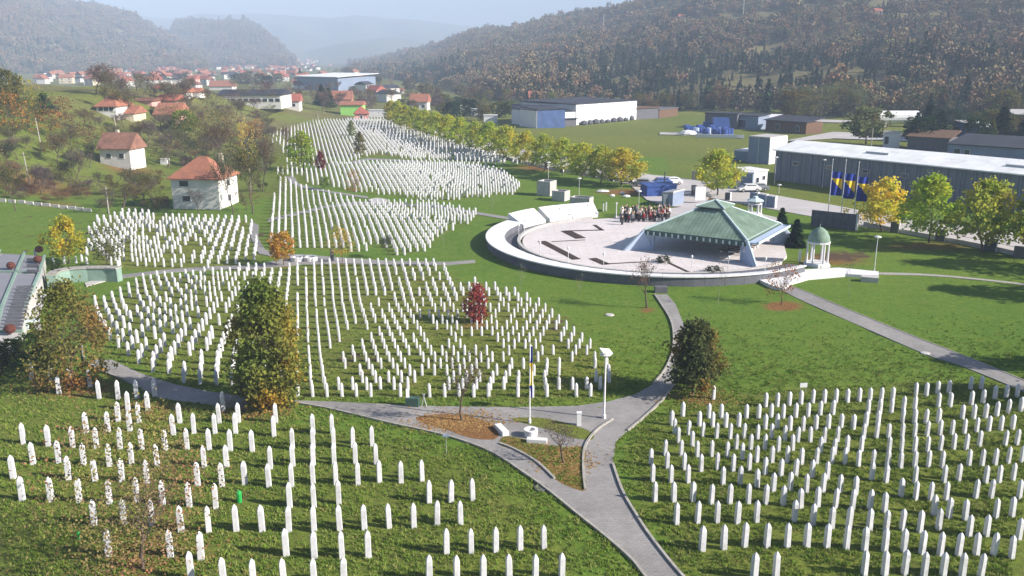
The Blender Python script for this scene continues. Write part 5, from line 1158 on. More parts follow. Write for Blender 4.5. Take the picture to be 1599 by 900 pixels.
house(563, 188, 21, 11, 20, 'small salmon pink house with red hipped roof at the head of the graves', 'hip', wall='render_pink', roof='rooftile_red', d_=5, rz=.15, wins=((0, .45, .8, 1.3),))
house(655, 173, 27, 14, 25, 'white house with orange roof behind the avenue', 'gable', roof='rooftile', d_=8, rz=-.1, wins=((-.1, .5, 1.2, 1.2), (.6, .5, 1.2, 1.2)), chimney=-.2)
house(836, 160, 20, 8, 17, 'small house with bright red roof above the white warehouse', 'gable', wall='render_cream', roof='rooftile_red', d_=8, rz=.05, wins=W2[:2])
house(799, 158, 16, 8, 12, 'pale house left of the bright red roof', 'gable', wall='render_cream', roof='rooftile_brown', d_=7)
house(622, 146, 14, 4, 8, 'tiny orange-roofed house above the avenue', 'gable', roof='rooftile', d_=7)
house(390, 166, 98, 17, 24, 'long white hall with dark roof at the edge of the village', 'gable', wall='render_white', roof='darkroof', d_=16, name='hall', cat='hall', wins=tuple((-.9 + .2 * i, .55, 1.6, 1.2) for i in range(10)))
house(432, 160, 26, 4, 8, 'small white flat building by the long white hall', 'gable', roof='whiteroof', d_=12, name='hall', cat='hall')
for i, (a, b, c) in enumerate([(744, 181, 'white'), (766, 192, 'white'), (730, 176, 'white'), (590, 183, 'white')]):
    p = G(a, b); mb = MB(); mb.box((p.x, p.y, 1.4), (4 + i, 3, 2.8)); mb.prism([(p.x - 2.2 - i / 2, p.y - 1.7), (p.x + 2.2 + i / 2, p.y - 1.7), (p.x + 2.2 + i / 2, p.y + 1.7), (p.x - 2.2 - i / 2, p.y + 1.7)], 2.8, 3.0); o = mb.build('cabin', MAT['white']); tag(o, ['white cabin among the dark trees behind the avenue', 'lower white cabin behind the avenue', 'small white cabin above the avenue', 'white cabin at the top end of the grave field'][i], 'cabin')
for hx, hy, n_ in [(942, 40, 1), (1065, 34, 2), (1092, 92, 3), (1372, 28, 4), (1012, 103, 5), (868, 96, 6)]:
    p = GT(hx, hy); s = mpp(p)
    house(hx, hy, [8, 10, 7, 11, 5, 14, 18, 9][n_ - 1], 5, 9, ['white house by the pole on the forested hill', 'white hillside house below the ridge', 'white hillside house among dark conifers', 'white and pink house high on the right hill', 'tiny pale hut low in the dark conifers', 'orange-roofed house in the wood above the warehouse', 'white house near the upper edge of the right hill', 'small house near the top right corner'][n_ - 1], roof=['darkroof', 'rooftile_red', 'rooftile_red', 'rooftile_red', 'darkroof', 'rooftile', 'whiteroof', 'rooftile_brown'][n_ - 1], d_=7, ground=Vector((p.x, p.y, p.z + 1.5)), wins=((-.4, .5, 1.1, 1.1), (.4, .5, 1.1, 1.1)))

def bldg(name, label, quads, cat='building'): return empty(name, (0, 0, 0), 0, label, cat)
# long factory with white roof
def factory():
    A = G(1208, 281); B = G(1640, 338); d = (B - A); L = d.length; d.normalize(); n = Vector((-d.y, d.x, 0)); rz = math.atan2(d.y, d.x)
    W_ = 15.0; he = h_world(1208, 281, 47)
    e = empty('factory', (A.x, A.y, 0), rz, 'long low factory with white roof and blue-grey corrugated wall beside the road', 'factory')
    mb = MB(); mb.box((L / 2, W_ / 2, he / 2 - .2), (L, W_, he + .4)); mb.build('wall', MAT['corrugated'], e)
    mb = MB(); nb = 30
    for i in range(nb):
        x0, x1 = -.5 + (L + 1) * i / nb, -.5 + (L + 1) * (i + 1) / nb - .03
        mb = MB(); zr = he + 1.5
        mb.add([(x0, -.6, he + .05), (x1, -.6, he + .05), (x1, W_ / 2, zr), (x0, W_ / 2, zr), (x1, W_ + .6, he + .05), (x0, W_ + .6, he + .05), (x0, -.6, he - .15), (x1, -.6, he - .15), (x1, W_ + .6, he - .15), (x0, W_ + .6, he - .15)],
               ((0, 1, 2, 3), (3, 2, 4, 5), (6, 7, 1, 0), (7, 8, 4, 2, 1), (6, 0, 3, 5, 9), (9, 5, 4, 8), (9, 8, 7, 6)))
        mb.build('roof_panel', MAT['whiteroof'], e)
    for x in np.arange(5, L - 3, 7.5):
        mb = MB(); mb.box((x, -.06, he * .62), (1.5, .14, .8)); f = mb.build('window', MAT['metal'], e); mb = MB(); mb.box((x, -.14, he * .62), (1.3, .05, .62)); mb.build('pane', MAT['glass'], f)
    for x in np.arange(1.2, L, 2.4): mb = MB(); mb.box((x, -.09, he * .46), (.14, .16, he * .92)); mb.build('rib', MAT['bluegrey'], e)
    for x in (20, 45): mb = MB(); mb.box((x, 3.2, he + .85), (4.5, .5, .3), 0); mb.build('roof_light', MAT['metal'], e)
factory()
def simple_box(name, label, cat, A, B, dep, h, wall, roof, rslope=0.0, ov=.3, rname='roof', wins=None, base=0):
    d = (B - A); L = d.length; rz = math.atan2(d.y, d.x)
    e = empty(name, (A.x, A.y, A.z), rz, label, cat)
    mb = MB(); mb.box((L / 2, dep / 2, h / 2 - .3), (L, dep, h + .6)); mb.build('wall', MAT[wall], e)
    mb = MB(); mb.add([(-ov, -ov, h), (L + ov, -ov, h), (L + ov, dep + ov, h + rslope), (-ov, dep + ov, h + rslope), (-ov, -ov, h + .25), (L + ov, -ov, h + .25), (L + ov, dep + ov, h + rslope + .25), (-ov, dep + ov, h + rslope + .25)], ((3,2,1,0),(4,5,6,7),(0,1,5,4),(1,2,6,5),(2,3,7,6),(3,0,4,7)))
    mb.build(rname, MAT[roof], e)
    for (x, z, ww, hh) in (wins or []):
        mb = MB(); mb.box((x * L, -.03, z * h), (ww + .16, .1, hh + .16)); f = mb.build('window', MAT['white'], e); mb = MB(); mb.box((x * L, -.09, z * h), (ww, .05, hh)); mb.build('pane', MAT['glass'], f)
    return e, L
# tower block beside the factory, lit and shaded faces put into its colours
e, L = simple_box('tower', 'square white tower with shaded face painted blue-grey beside the end of the factory', 'tower', G(1167, 254), G(1199, 257), 8, h_world(1167, 254, 40), 'bluegrey', 'concrete', 0, .1)
hh = h_world(1167, 254, 40); mb = MB(); mb.box((L + .12, 4, hh / 2), (.2, 8.1, hh)); mb.build('lit_side', MAT['white'], e)  # sunlit right side of the tower put in as a white sheet
mb = MB(); mb.box((L * .5, -.06, hh * .5), (.16, .1, hh)); mb.build('joint_strip', MAT['palebeam'], e)
simple_box('annex', 'low dark annex at the foot of the tower', 'annex', G(1146, 250), G(1168, 252), 6, 2.2, 'bluegrey', 'white', 0, .1)
e, L = simple_box('kiosk', 'small white kiosk with dark doorway across the road', 'kiosk', G(1156, 296), G(1174, 297), 5, 3.1, 'bluegrey', 'white', .1)
e, L = simple_box('kiosk', 'white part of the kiosk with small dark windows', 'kiosk', G(1175, 295), G(1197, 293), 5, 3.2, 'white', 'white', 0, .15, wins=[(.3, .5, .6, .9), (.75, .6, .5, .7)])
# white warehouse with blue front
wA, wB = G(898, 196), G(993, 187); hb = h_world(898, 196, 32)
e, L = simple_box('warehouse', 'tall white warehouse with dark roof on the green meadow', 'warehouse', wA, wB, 26, hb, 'render_white', 'darkroof', .6)
nP = 10
for i in range(nP): mb = MB(); mb.box((L * (i + .5) / nP, -.12, hb / 2), (L / nP - .22, .2, hb - .1)); mb.build('wall_panel', MAT['white'], e)
e, L = simple_box('warehouse', 'lower white wing of the warehouse with dark roof', 'warehouse', G(858, 199), G(898, 196.5), 22, h_world(858, 199, 23), 'white', 'darkroof', .8)
e, L = simple_box('office', 'white end of the blue-fronted office', 'office', G(838, 200.5), G(860, 199.5), 12, h_world(838, 200.5, 27), 'white', 'darkroof', 0, .2, wins=[(.4, .75, 1.0, 1.2), (.85, .75, 1.0, 1.2)])
bA, bB = G(800, 188), G(839, 200.5); hb2 = h_world(839, 200.5, 28)
e, L = simple_box('office', 'blue-fronted office with two rows of dark windows beside the warehouse', 'office', bA, bB, 10, hb2, 'bluewall', 'darkroof', .3, .2, wins=[(.08 + .12 * i, z, 1.3, 1.5) for i in range(8) for z in (.28, .70)])
e, L = simple_box('canopy', 'low dark canopy in front of the warehouse wing', 'canopy', G(866, 198.5), G(900, 197), 4, 2.6, 'darkconc', 'darkroof', 0, .6)
for i in range(9):
    p = G(912 + i * 9.3, 195.5 - i * .95); mb = MB(); r = random.Random(i); mb.lathe([(.9, -.05), (1.2, .5), (.9, 1.3), (.2, 1.7)], 7); o = mb.build('bin', MAT['darkconc']); o.location = (p.x, p.y, 0); o.scale = (r.uniform(.8, 1.4), .8, r.uniform(.7, 1.1)); tag(o, 'dark container at the foot of the white warehouse, %s from the left' % ordn(i + 1), 'container', 'dark containers along the warehouse')
simple_box('shed', 'long flat dark shed right of the white warehouse', 'shed', G(994, 187), G(1028, 185), 12, h_world(994, 187, 17), 'darkconc', 'wood', 0, .5)
simple_box('shed', 'brown-grey flat shed right of the dark one', 'shed', G(1029, 185), G(1058, 181), 10, h_world(1029, 185, 13), 'wood', 'darkconc', 0, .3)
# blue covered stacks and sheds on the meadow
simple_box('shed', 'dark shed behind the blue stacks', 'shed', G(1100, 200), G(1150, 202), 8, 5.0, 'darkconc', 'darkroof', 0, .3)
simple_box('shed', 'grey shed with white gate right of the blue stacks', 'shed', G(1150, 201), G(1183, 203), 8, 4.4, 'bluegrey', 'darkroof', .3, .3, wins=[(.25, .4, 3, 2.6)])
simple_box('shed', 'low shed with bright white roof behind the tower', 'shed', G(1183, 196), G(1212, 197), 9, 2.6, 'darkconc', 'white', .8, .3)
simple_box('shed', 'long open shed with dark roof right of the tower', 'shed', G(1195, 205), G(1258, 210), 9, 3.6, 'wood', 'darkroof', 1.2, .6, wins=[(.3, .45, 1.6, 1.8), (.8, .45, 1.2, 1.6)])
for i in range(15):
    px = 1072 + i * 4.9; p = G(px, 209 + i * .32 - (i % 3) * 1.2); r = random.Random(i + 50)
    mb = MB(); R_ = r.uniform(.75, 1.15)
    for k in range(2): mb.lathe([(R_ * .98, k * 1.05), (R_, k * 1.05 + .06), (R_, k * 1.05 + .98), (R_ * .9, k * 1.05 + 1.04)], 10)
    if i % 4 == 0: mb.box((0, 0, 2.5), (1.6, 1.4, .7), .3)
    o = mb.build('blue_barrel', MAT['bluetarp'] if i % 4 != 3 else MAT['bluewhite']); o.location = (p.x, p.y, 0); tag(o, 'stack of %s drums on the meadow, %s from the left' % ('blue' if i % 4 != 3 else 'pale blue', ordn(i + 1)), 'drum stack', 'blue drum stacks on the meadow')
p = G(1124, 203); mb = MB(); mb.box((p.x, p.y, 2.0), (6.5, 3.0, 4.2), .1, 0, .8); mb.box((p.x - 4.5, p.y + .5, 1.3), (3.2, 2.6, 2.8), -.1, 0, .7); o = mb.build('tarpaulin', MAT['bluetarp']); tag(o, 'bright blue tarpaulin over a tall stack on the meadow', 'tarpaulin')
p = G(1074, 211); mb = MB(); mb.lathe([(2.2, -.05), (2.3, .6), (1.6, 1.6), (.2, 2.0)], 9); o = mb.build('white_heap', MAT['white']); o.location = (p.x, p.y, 0); o.scale = (1.3, .8, .8); tag(o, 'white covered heap at the left end of the blue drums', 'heap')
mb = MB(); a, b = G(1085, 214), G(1160, 216); c = (a + b) / 2; mb.box((c.x, c.y - 1, .5), ((b - a).length, .5, 1.0), math.atan2(b.y - a.y, b.x - a.x)); o = mb.build('low_wall', MAT['white']); tag(o, 'long low white wall in front of the blue drums', 'wall')
# right edge: tank, dark roofs
p = G(1372, 199); q = G(1423, 197); c = (p + q) / 2; e = empty('storage_tank', (c.x, c.y, 0), .05, 'long white horizontal tank at the foot of the hill', 'tank'); L = (q - p).length
mb = MB(); R_ = 2.3; mb.tube((-L / 2, 0, R_ + 1), (L / 2, 0, R_ + 1), R_, R_, 16); mb.tube((L / 2, 0, R_ + 1), (L / 2 + .9, 0, R_ + 1), R_, R_ * .55, 16); mb.tube((-L / 2, 0, R_ + 1), (-L / 2 - .9, 0, R_ + 1), R_, R_ * .55, 16); mb.build('shell', MAT['white'], e, smooth=False)
for x in (-L * .3, L * .3): mb = MB(); mb.box((x, 0, .8), (1.2, 3.4, 1.8)); mb.build('cradle', MAT['concrete'], e)
simple_box('shed', 'long low building with dark roof at the right edge behind the factory', 'shed', G(1478, 246), G(1640, 258), 14, 3.2, 'bluegrey', 'darkroof', 1.6, .4, wins=[(.1, .5, 1.4, 1.4), (.2, .5, 1.2, 1.2)])
simple_box('shed', 'white hut left of the rusty open shed', 'shed', G(1378, 230), G(1404, 231), 6, 3.8, 'white', 'concrete', 0, .2, wins=[(.2, .5, 1.0, 2.0)])
simple_box('shed', 'rusty open shed with brown roof behind the factory', 'shed', G(1416, 234), G(1480, 238), 9, 3.4, 'darkconc', 'wood', 1.4, .6)
simple_box('tower', 'narrow dark blue tower with pinkish roof at the right', 'tower', G(1508, 224), G(1523, 224), 7, h_world(1508, 224, 30), 'bluewall', 'concrete', .4, .4)
simple_box('house', 'house with white and brown flat roofs beside the blue tower', 'house', G(1525, 224), G(1550, 224), 8, h_world(1525, 224, 24), 'wood', 'white', 1.2, .5, wins=[(.5, .6, 2.4, 1.4), (.5, .25, 2.4, 1.4)])
simple_box('shed', 'brown shed with striped roof at the right edge', 'shed', G(1580, 216), G(1625, 217), 9, 7.0, 'wood', 'concrete', 1.0, .6)
simple_box('hall', 'open-sided hall with broad white roof far behind the graves', 'hall', at_dist(462, 640) , at_dist(526, 610), 34, 9.0, 'bluegrey', 'whiteroof', 2.0, 2.0)
# covered vehicles by the plaza
MAT['carpaint'] = M('grey_car_paint', (.20, .21, .24), .3, .03, 1.0, spec=.6); MAT['carwhite'] = M('white_car_paint', (.70, .70, .72), .3, .03, 1.0, spec=.6)
MAT['carblue'] = M('blue_car_paint', (.05, .10, .30), .3, .03, 1.0, spec=.6)
def car(px, pyb, rz, mat, label, van=False):
    p = G(px, pyb); e = empty('parked_car', (p.x, p.y, .1), rz, label, 'van' if van else 'car'); L, W_, Hh = (5.0, 1.9, 2.1) if van else (4.2, 1.7, 1.42)
    sec = [(-L/2, .35), (-L/2 + .05, .75), (-L*.30, .88), (-L*.17, Hh), (L*.28, Hh), (L*.40, .95), (L/2 - .04, .85), (L/2, .35)] if not van else [(-L/2, .35), (-L/2 + .05, 1.0), (-L*.36, 1.2), (-L*.26, Hh), (L/2 - .15, Hh), (L/2, .9), (L/2, .35)]
    mb = MB(); n = len(sec)
    vs = [(x, -W_/2 * (1 if z < 1 else .84), z) for x, z in sec] + [(x, W_/2 * (1 if z < 1 else .84), z) for x, z in sec]
    mb.add(vs, [tuple(range(n))[::-1] if False else tuple(range(n - 1, -1, -1)), tuple(range(n, 2 * n))] + [(i, (i + 1) % n, n + (i + 1) % n, n + i) for i in range(n)]); b = mb.build('body', MAT[mat], e)
    bm = bmesh.new(); bm.from_mesh(b.data); bmesh.ops.recalc_face_normals(bm, faces=bm.faces); bm.to_mesh(b.data); bm.free()
    for s in (-1, 1):
        mb = MB(); mb.box((L * .05, s * W_ * .455, Hh * .80), (L * .42, .05, Hh * .24)); mb.build('window', MAT['glass'], e)
        for x in (-L * .31, L * .31):
            mb = MB(); mb.tube((x, s * (W_/2 - .18), .32), (x, s * (W_/2 + .03), .32), .32, .32, 14); wl = mb.build('wheel', MAT['rubber'], e)
            mb = MB(); mb.tube((x, s * (W_/2 + .02), .32), (x, s * (W_/2 + .05), .32), .19, .19, 10); mb.build('rim', MAT['metal'], wl)
    mb = MB(); mb.box((-L * .235, 0, Hh * .82), (.06, W_ * .74, Hh * .26)); f = mb.build('windscreen', MAT['glass'], e)
    for s in (-1, 1): mb = MB(); mb.box((-L/2 + .02, s * W_ * .36, .66), (.08, .3, .16)); mb.build('headlight', MAT['white'], e)
    return e
car(1003, 292, -.3, 'carpaint', 'grey car with its nose to the grass, left of the dark cars')
car(1032, 290, .2, 'carblue', 'dark blue car parked in the middle of the forecourt'); car(1048, 289, .3, 'carwhite', 'white-roofed car behind the blue covers')
car(1169, 300, .1, 'carwhite', 'left white car parked before the kiosk'); car(1182, 299, .1, 'carpaint', 'grey car parked before the kiosk')
simple_box('stall', 'low blue covered stall in front of the parked cars', 'stall', G(1010, 308), G(1056, 306), 3.0, 1.7, 'bluetarp', 'bluetarp', .2, .1)
simple_box('board', 'large blue-grey board box at the right end of the blue stall', 'box', G(1050, 323), G(1067, 318), 2.0, 2.3, 'bluegrey', 'concrete', -.4, .1)
simple_box('cabinet', 'white cabinet with dark opening left of the blue-grey box', 'cabinet', G(1036, 322), G(1048, 322), 1.2, 1.7, 'white', 'white', 0, .1, wins=[(.5, .5, .55, .9)])
for i, (a, b) in enumerate([(1083, 305), (1084, 281)]):
    p = G(a, b); mb = MB(); mb.box((p.x, p.y, .9), (.8, .7, 1.8)); o = mb.build('dark_pillar', MAT['darkconc']); tag(o, ['dark box at the near side of the road left of the lone tree', 'dark box across the road left of the lone tree'][i], 'pillar')
p = G(1093, 318); mb = MB(); mb.box((p.x, p.y, 1.7), (1.9, .12, 2.3), .2); o = mb.build('panel', MAT['white']); mb2 = MB(); tag(o, 'pale upright panel at the roadside behind the pavilion', 'panel')
p = G(1037, 299); mb = MB(); mb.tube((p.x, p.y, 0), (p.x, p.y, 3.6), .12, .10, 8); o = mb.build('dark_post', MAT['darkmetal']); tag(o, 'dark post behind the blue stall', 'post')

# ---------------------------------------------------------------- garden pavilion roof at the left edge
MAT['paledgreen'] = M('dull_green_beam', (.22, .32, .27), .7, .1, 1.0)
def left_roof():
    z = 1.3
    P = [G(a, b, z) for a, b in [(-60, 395), (0, 396), (70, 401), (66, 432), (58, 450), (42, 478), (34, 520), (30, 532), (-60, 540)]]
    e = empty('garden_building', (0, 0, 0), 0, 'low grey flat-roofed building with pale green beams at the left edge', 'building')
    mb = MB(); mb.prism([(p.x, p.y) for p in P], -.1, z); b = mb.build('wall', MAT['concrete'], e)
    # roof panels between the beams
    def beam(a, b, w_=.26, mat='paledgreen', zz=z + .10, hgt=.22):
        p, q = G(*a, z), G(*b, z); c = (p + q) / 2; mb = MB(); mb.box((c.x, c.y, zz), ((q - p).length, w_, hgt), math.atan2(q.y - p.y, q.x - p.x)); mb.build('beam', MAT[mat], e)
    def panel(pts):
        q = [G(*a, z) for a in pts]; mb = MB(); mb.prism([(p.x, p.y) for p in q], z + .003, z + .06); mb.build('roof_panel', MAT['roofgrey'], e)
    panel([(-58, 396), (2, 397), (-22, 424), (-58, 424)]); panel([(4, 397), (38, 399), (26, 424), (-20, 424)]); panel([(41, 399), (66, 401), (60, 427), (28, 426)])
    panel([(-58, 427), (-24, 427), (-30, 520), (-58, 520)]); panel([(-21, 427), (23, 427), (2, 480), (-8, 518), (-28, 518)]); panel([(26, 428), (56, 430), (50, 450), (38, 474), (30, 512), (-4, 516), (6, 478)])
    beam((0, 392), (-24, 425)); beam((39, 395), (26, 425)); beam((-60, 425), (60, 427)); beam((26, 425), (4, 478)); beam((4, 478), (-6, 520)); beam((-60, 520), (36, 519)); beam((70, 400), (60, 432)); beam((60, 432), (40, 478))
    for i in range(13):
        y = 448 + i * 5.4; x1 = 52 - i * 1.5
        p, q = G(x1 - 26 - i * .3, y, z + .35), G(x1, y - 1, z + .35); c = (p + q) / 2; mb = MB(); mb.box((c.x, c.y, z + .32), ((q - p).length, .16, .22), math.atan2(q.y - p.y, q.x - p.x)); mb.build('slat', MAT['darkconc'], e)
    for i in range(3):
        p, q = G(44, 405 + i * 9, z + .3), G(60, 406 + i * 9, z + .3); c = (p + q) / 2; mb = MB(); mb.box((c.x, c.y, z + .3), ((q - p).length, .22, .3), 0); mb.build('slat', MAT['darkconc'], e)
    for (a, b, lb) in [(18, 422, 'left'), (62, 396, 'upper right'), (60, 412, 'right'), (17, 523, 'lower')]:
        p = G(a, b, z); mb = MB(); mb.lathe([(.05, .1), (.34, .22), (.48, .5), (.36, .82), (.06, .95)], 10); o = mb.build('round_bush', MAT['rustleaf']); o.location = (p.x, p.y, z); tag(o, 'ball-shaped rusty bush, the %s one on the flat roof' % lb, 'bush', 'ball bushes on the left roof')
MAT['roofgrey'] = M('grey_roof_sheet', (.22, .22, .245), .6, .07, .5, .05); MAT['rustleaf'] = M('rusty_foliage', (.13, .04, .03), .95, .3, 5.0, 1.0)
left_roof()
w_pts = [(82, 437), (90, 430), (110, 426), (140, 424), (170, 424), (188, 425)]; P = [G(a, b + 14, 0) for a, b in w_pts]
e = empty('green_wall', (0, 0, 0), 0, 'low curved pale green wall left of the middle field', 'wall')
for a, b in zip(P[:-1], P[1:]):
    c = (a + b) / 2; mb = MB(); mb.box((c.x, c.y, .7), ((b - a).length - .03, .9, 1.5), math.atan2(b.y - a.y, b.x - a.x)); mb.build('wall_segment', MAT['paledgreen'], e)
    mb = MB(); mb.box((c.x, c.y, 1.5), ((b - a).length - .02, 1.1, .12), math.atan2(b.y - a.y, b.x - a.x)); mb.build('coping', MAT['kerb'], e)
mb = MB(); a, b = G(28, 521), G(60, 517); c = (a + b) / 2; mb.box((c.x, c.y, 1.0), ((b - a).length, .3, .2), math.atan2(b.y - a.y, b.x - a.x)); mb.box((c.x, c.y, .5), (.2, .2, 1.0)); o = mb.build('rail', MAT['palebeam']); tag(o, 'pale green rail at the lower corner of the flat roof', 'rail')
for i, (a, b, t_, w_) in enumerate([(48, 560, 520, 46), (20, 575, 528, 50), (75, 575, 535, 50), (-10, 590, 540, 60), (85, 470, 448, 22), (88, 436, 408, 24)]):
    treeseed[0] = 40 + i; s_ = tree(a, b, t_, w_, 'flat', (.05, .075, .022) if i != 3 else (.04, .05, .02), ['dark green shrub below the pale green rail', 'dark shrub at the left edge below the flat roof', 'dark green shrub at the foot of the brown tree', 'shrub cut off by the left edge', 'small green bush by the curved path', 'green bush at the corner of the flat roof'][i], 'shrubs at the left edge', name='shrub'); s_['category'] = 'shrub'
# plank fence on the slope
e = empty('plank_fence', (0, 0, 0), 0, 'row of low white fence blocks stepping down the left slope', 'fence')
for i, (a, b) in enumerate([(-12, 312), (4, 315), (19, 317), (34, 318.5), (47, 320), (60, 321.5), (73, 323), (87, 324.5), (100, 326), (113, 327.5), (125, 329), (137, 331)]):
    p = GT(a, b); mb = MB(); mb.box((p.x, p.y, p.z + .18), (1.25, .3, .55), -.12); mb.build('block', MAT['concrete'], e)
# poles
for (a, b, t_, lb) in [(66, 237, 184, 'leaning pale pole high on the left slope'), (47, 290, 238, 'leaning pale concrete pole above the brown bushes'), (183, 210, 172, 'pale pole behind the brown-roofed house'), (170, 334, 292, 'pale pole at the top corner of the upper left field'), (392, 300, 232, 'thin grey pole right of the house'), (942, 55, 22, 'tall mast on the forested hill, left one'), (1160, 30, -5, 'tall mast on the forested hill, right one'), (803, 54, 38, 'short mast on the forested hill'), (497, 195, 178, 'pole at the head of the graves'), (1360, 232, 200, 'thin pole in the yard')]:
    p = GT(a, b); _, e1 = ue(a, t_); h = H + e1 * p.y - p.z; r_ = max(.11, .75 * mpp(p)); ee = empty('utility_pole', (p.x, p.y, p.z), 0, lb, 'pole')
    mb = MB(); mb.tube((0, 0, -.5), (-.07 * h if a in (66, 47, 183) else 0, 0, h), r_, r_ * .7, 7); mb.build('shaft', MAT['pole'], ee)
    mb = MB(); mb.box(((-.07 * h if a in (66, 47, 183) else 0), 0, h - .5), (1.4 if b > 100 else 3.5, .12, .12)); mb.build('cross_arm', MAT['darkmetal'], ee)
# ---------------------------------------------------------------- the far village
def small_house(name, w_, d_, h, rh, wall, roof, kind):
    mb = MB(); mb.box((0, 0, h / 2 - 1), (w_, d_, h + 2))
    mb.add([(-w_ / 2, -d_ / 2, h), (-w_ / 2, d_ / 2, h), (-w_ / 2, 0, h + rh * .93), (w_ / 2, -d_ / 2, h), (w_ / 2, d_ / 2, h), (w_ / 2, 0, h + rh * .93)], ((0, 2, 1), (3, 4, 5), (0, 3, 5, 2), (1, 2, 5, 4)))
    r = roof_solid(w_, d_, h, rh, 'gable'); mb.add(r.v, r.f, 1)
    for x in (-.28, .28):
        for z in (.3, .72): mb.box((x * w_, -d_ / 2 - .03, h * z), (1.3, .1, 1.2), 0, 2)
    return mb.mesh(name, MAT[wall], MAT[roof], MAT['glass'])
HM = [(small_house('village_house', 11, 9, 5.5, 3.6, 'render_white', 'rooftile', 0), 'white house with orange roof'), (small_house('village_house', 12, 9, 6, 3.2, 'render_white', 'rooftile_red', 0), 'white house with red roof'),
      (small_house('village_house', 13, 10, 6.5, 3.4, 'render_cream', 'rooftile', 0), 'cream house with orange roof'), (small_house('village_house', 14, 10, 4, 3.2, 'render_white', 'rooftile_brown', 0), 'white house with brown roof'),
      (small_house('village_house', 10, 9, 7, 3, 'render_pink', 'rooftile_red', 0), 'pink house with red roof'), (small_house('village_house', 16, 11, 6, 2.4, 'render_white', 'darkroof', 0), 'white house with dark roof')]
rv = random.Random(12); spots = []
regions = [((60, 200), (118, 134), 26), ((150, 330), (112, 138), 44), ((260, 470), (100, 128), 74), ((330, 520), (94, 112), 46), ((560, 640), (140, 160), 5), ((460, 560), (118, 140), 12)]
cntl = {}
for (xa, xb), (ya, yb), n in regions:
    k = 0; tries = 0
    while k < n and tries < 2000:
        tries += 1; px = rv.uniform(xa, xb); py = rv.uniform(ya, yb); p = GT(px, py)
        if any((p.x - q.x) ** 2 + (p.y - q.y) ** 2 < 17 ** 2 for q in spots): continue
        if p.z > 60: continue
        if (335 < px < 445 and py > 138) : continue
        spots.append(p); m, lb = rv.choice(HM); k += 1
        o = obj('village_house', m, None, (p.x, p.y, p.z), rv.uniform(-.7, .7) + rv.choice([0, 1.57]), tuple([rv.uniform(.6, .9)] * 3))
        part = 'left' if px < 180 else 'middle' if px < 330 else 'right'; dep = 'near' if py > 122 else 'far'
        tag(o, 'small %s, %s %s part of the village' % (lb, dep, part), 'house', 'small houses of the far village')
# ---------------------------------------------------------------- trees of the valley floor
VT = []
rt = random.Random(77)
def belt(n, xs, ys, hs, kinds, cols, lab, group, ratio=(.8, 1.2), name='valley_tree'):
    for i in range(n):
        px = rt.uniform(*xs); py = rt.uniform(*ys); p = GT(px, py); h = rt.uniform(*hs); k = rt.choice(kinds); c = rt.choice(cols)
        if any((p.x - q.x) ** 2 + (p.y - q.y) ** 2 < 9 ** 2 for q in spots): continue
        cn = cname(c); z = (px - xs[0]) / (xs[1] - xs[0]); pos = 'left part' if z < .33 else 'middle part' if z < .67 else 'right part'
        tree(px, py, 0, 0, k, c, '%s %s tree %s, %s' % (names_k[k], cn, lab, pos), group, loc=p, hm=h, wm=h * rt.uniform(*ratio) * (.45 if k in ('conifer', 'cone') else 1), name='conifer_tree' if k == 'conifer' else name)
W_ = [GREY, BRN, OLIVE, PUR, (.17, .15, .09), (.15, .12, .08)]
belt(30, (560, 790), (148, 176), (5, 9), ['twiggy', 'sparse', 'round'], W_, 'in the thicket behind the avenue', 'thicket behind the avenue')
belt(34, (540, 900), (128, 158), (6, 10), ['twiggy', 'sparse', 'round'], W_ + [DGR, CON], 'below the right hill', 'wood at the foot of the right hill')
belt(22, (690, 800), (160, 192), (4, 8), ['sparse', 'round', 'flat'], [DGR, OLIVE, CON, BRN], 'between the avenue and the blue office', 'trees near the blue office')
belt(26, (440, 620), (140, 176), (5, 9), ['twiggy', 'sparse'], W_, 'round the houses at the head of the graves', 'trees round the upper houses')
belt(34, (150, 440), (140, 186), (5, 9), ['twiggy', 'sparse'], W_ + [(.2, .18, .07)], 'between the gardens of the village', 'garden trees of the village')
belt(70, (90, 560), (108, 140), (6, 11), ['twiggy', 'sparse', 'round'], W_ + [DGR], 'among the far village houses', 'trees of the far village')
belt(20, (1190, 1340), (172, 190), (9, 14), ['sparse', 'round', 'twiggy'], [(.16, .17, .08), OLIVE, (.12, .14, .07)], 'in the grey-green row at the foot of the hill', 'bushy row below the hill', (.9, 1.4))
belt(16, (1400, 1640), (176, 196), (8, 14), ['conifer', 'sparse', 'round'], [CON, DGR, OLIVE, BRN], 'behind the tank at the foot of the hill', 'trees behind the tank')
belt(12, (990, 1180), (170, 180), (6, 11), ['sparse', 'round', 'twiggy'], [(.16, .15, .09), OLIVE, BRN], 'behind the flat sheds', 'trees behind the flat sheds')
belt(14, (1430, 1640), (200, 232), (5, 9), ['conifer', 'round', 'sparse'], [CON, DGR, OLIVE], 'between the sheds at the right', 'trees between the right sheds')
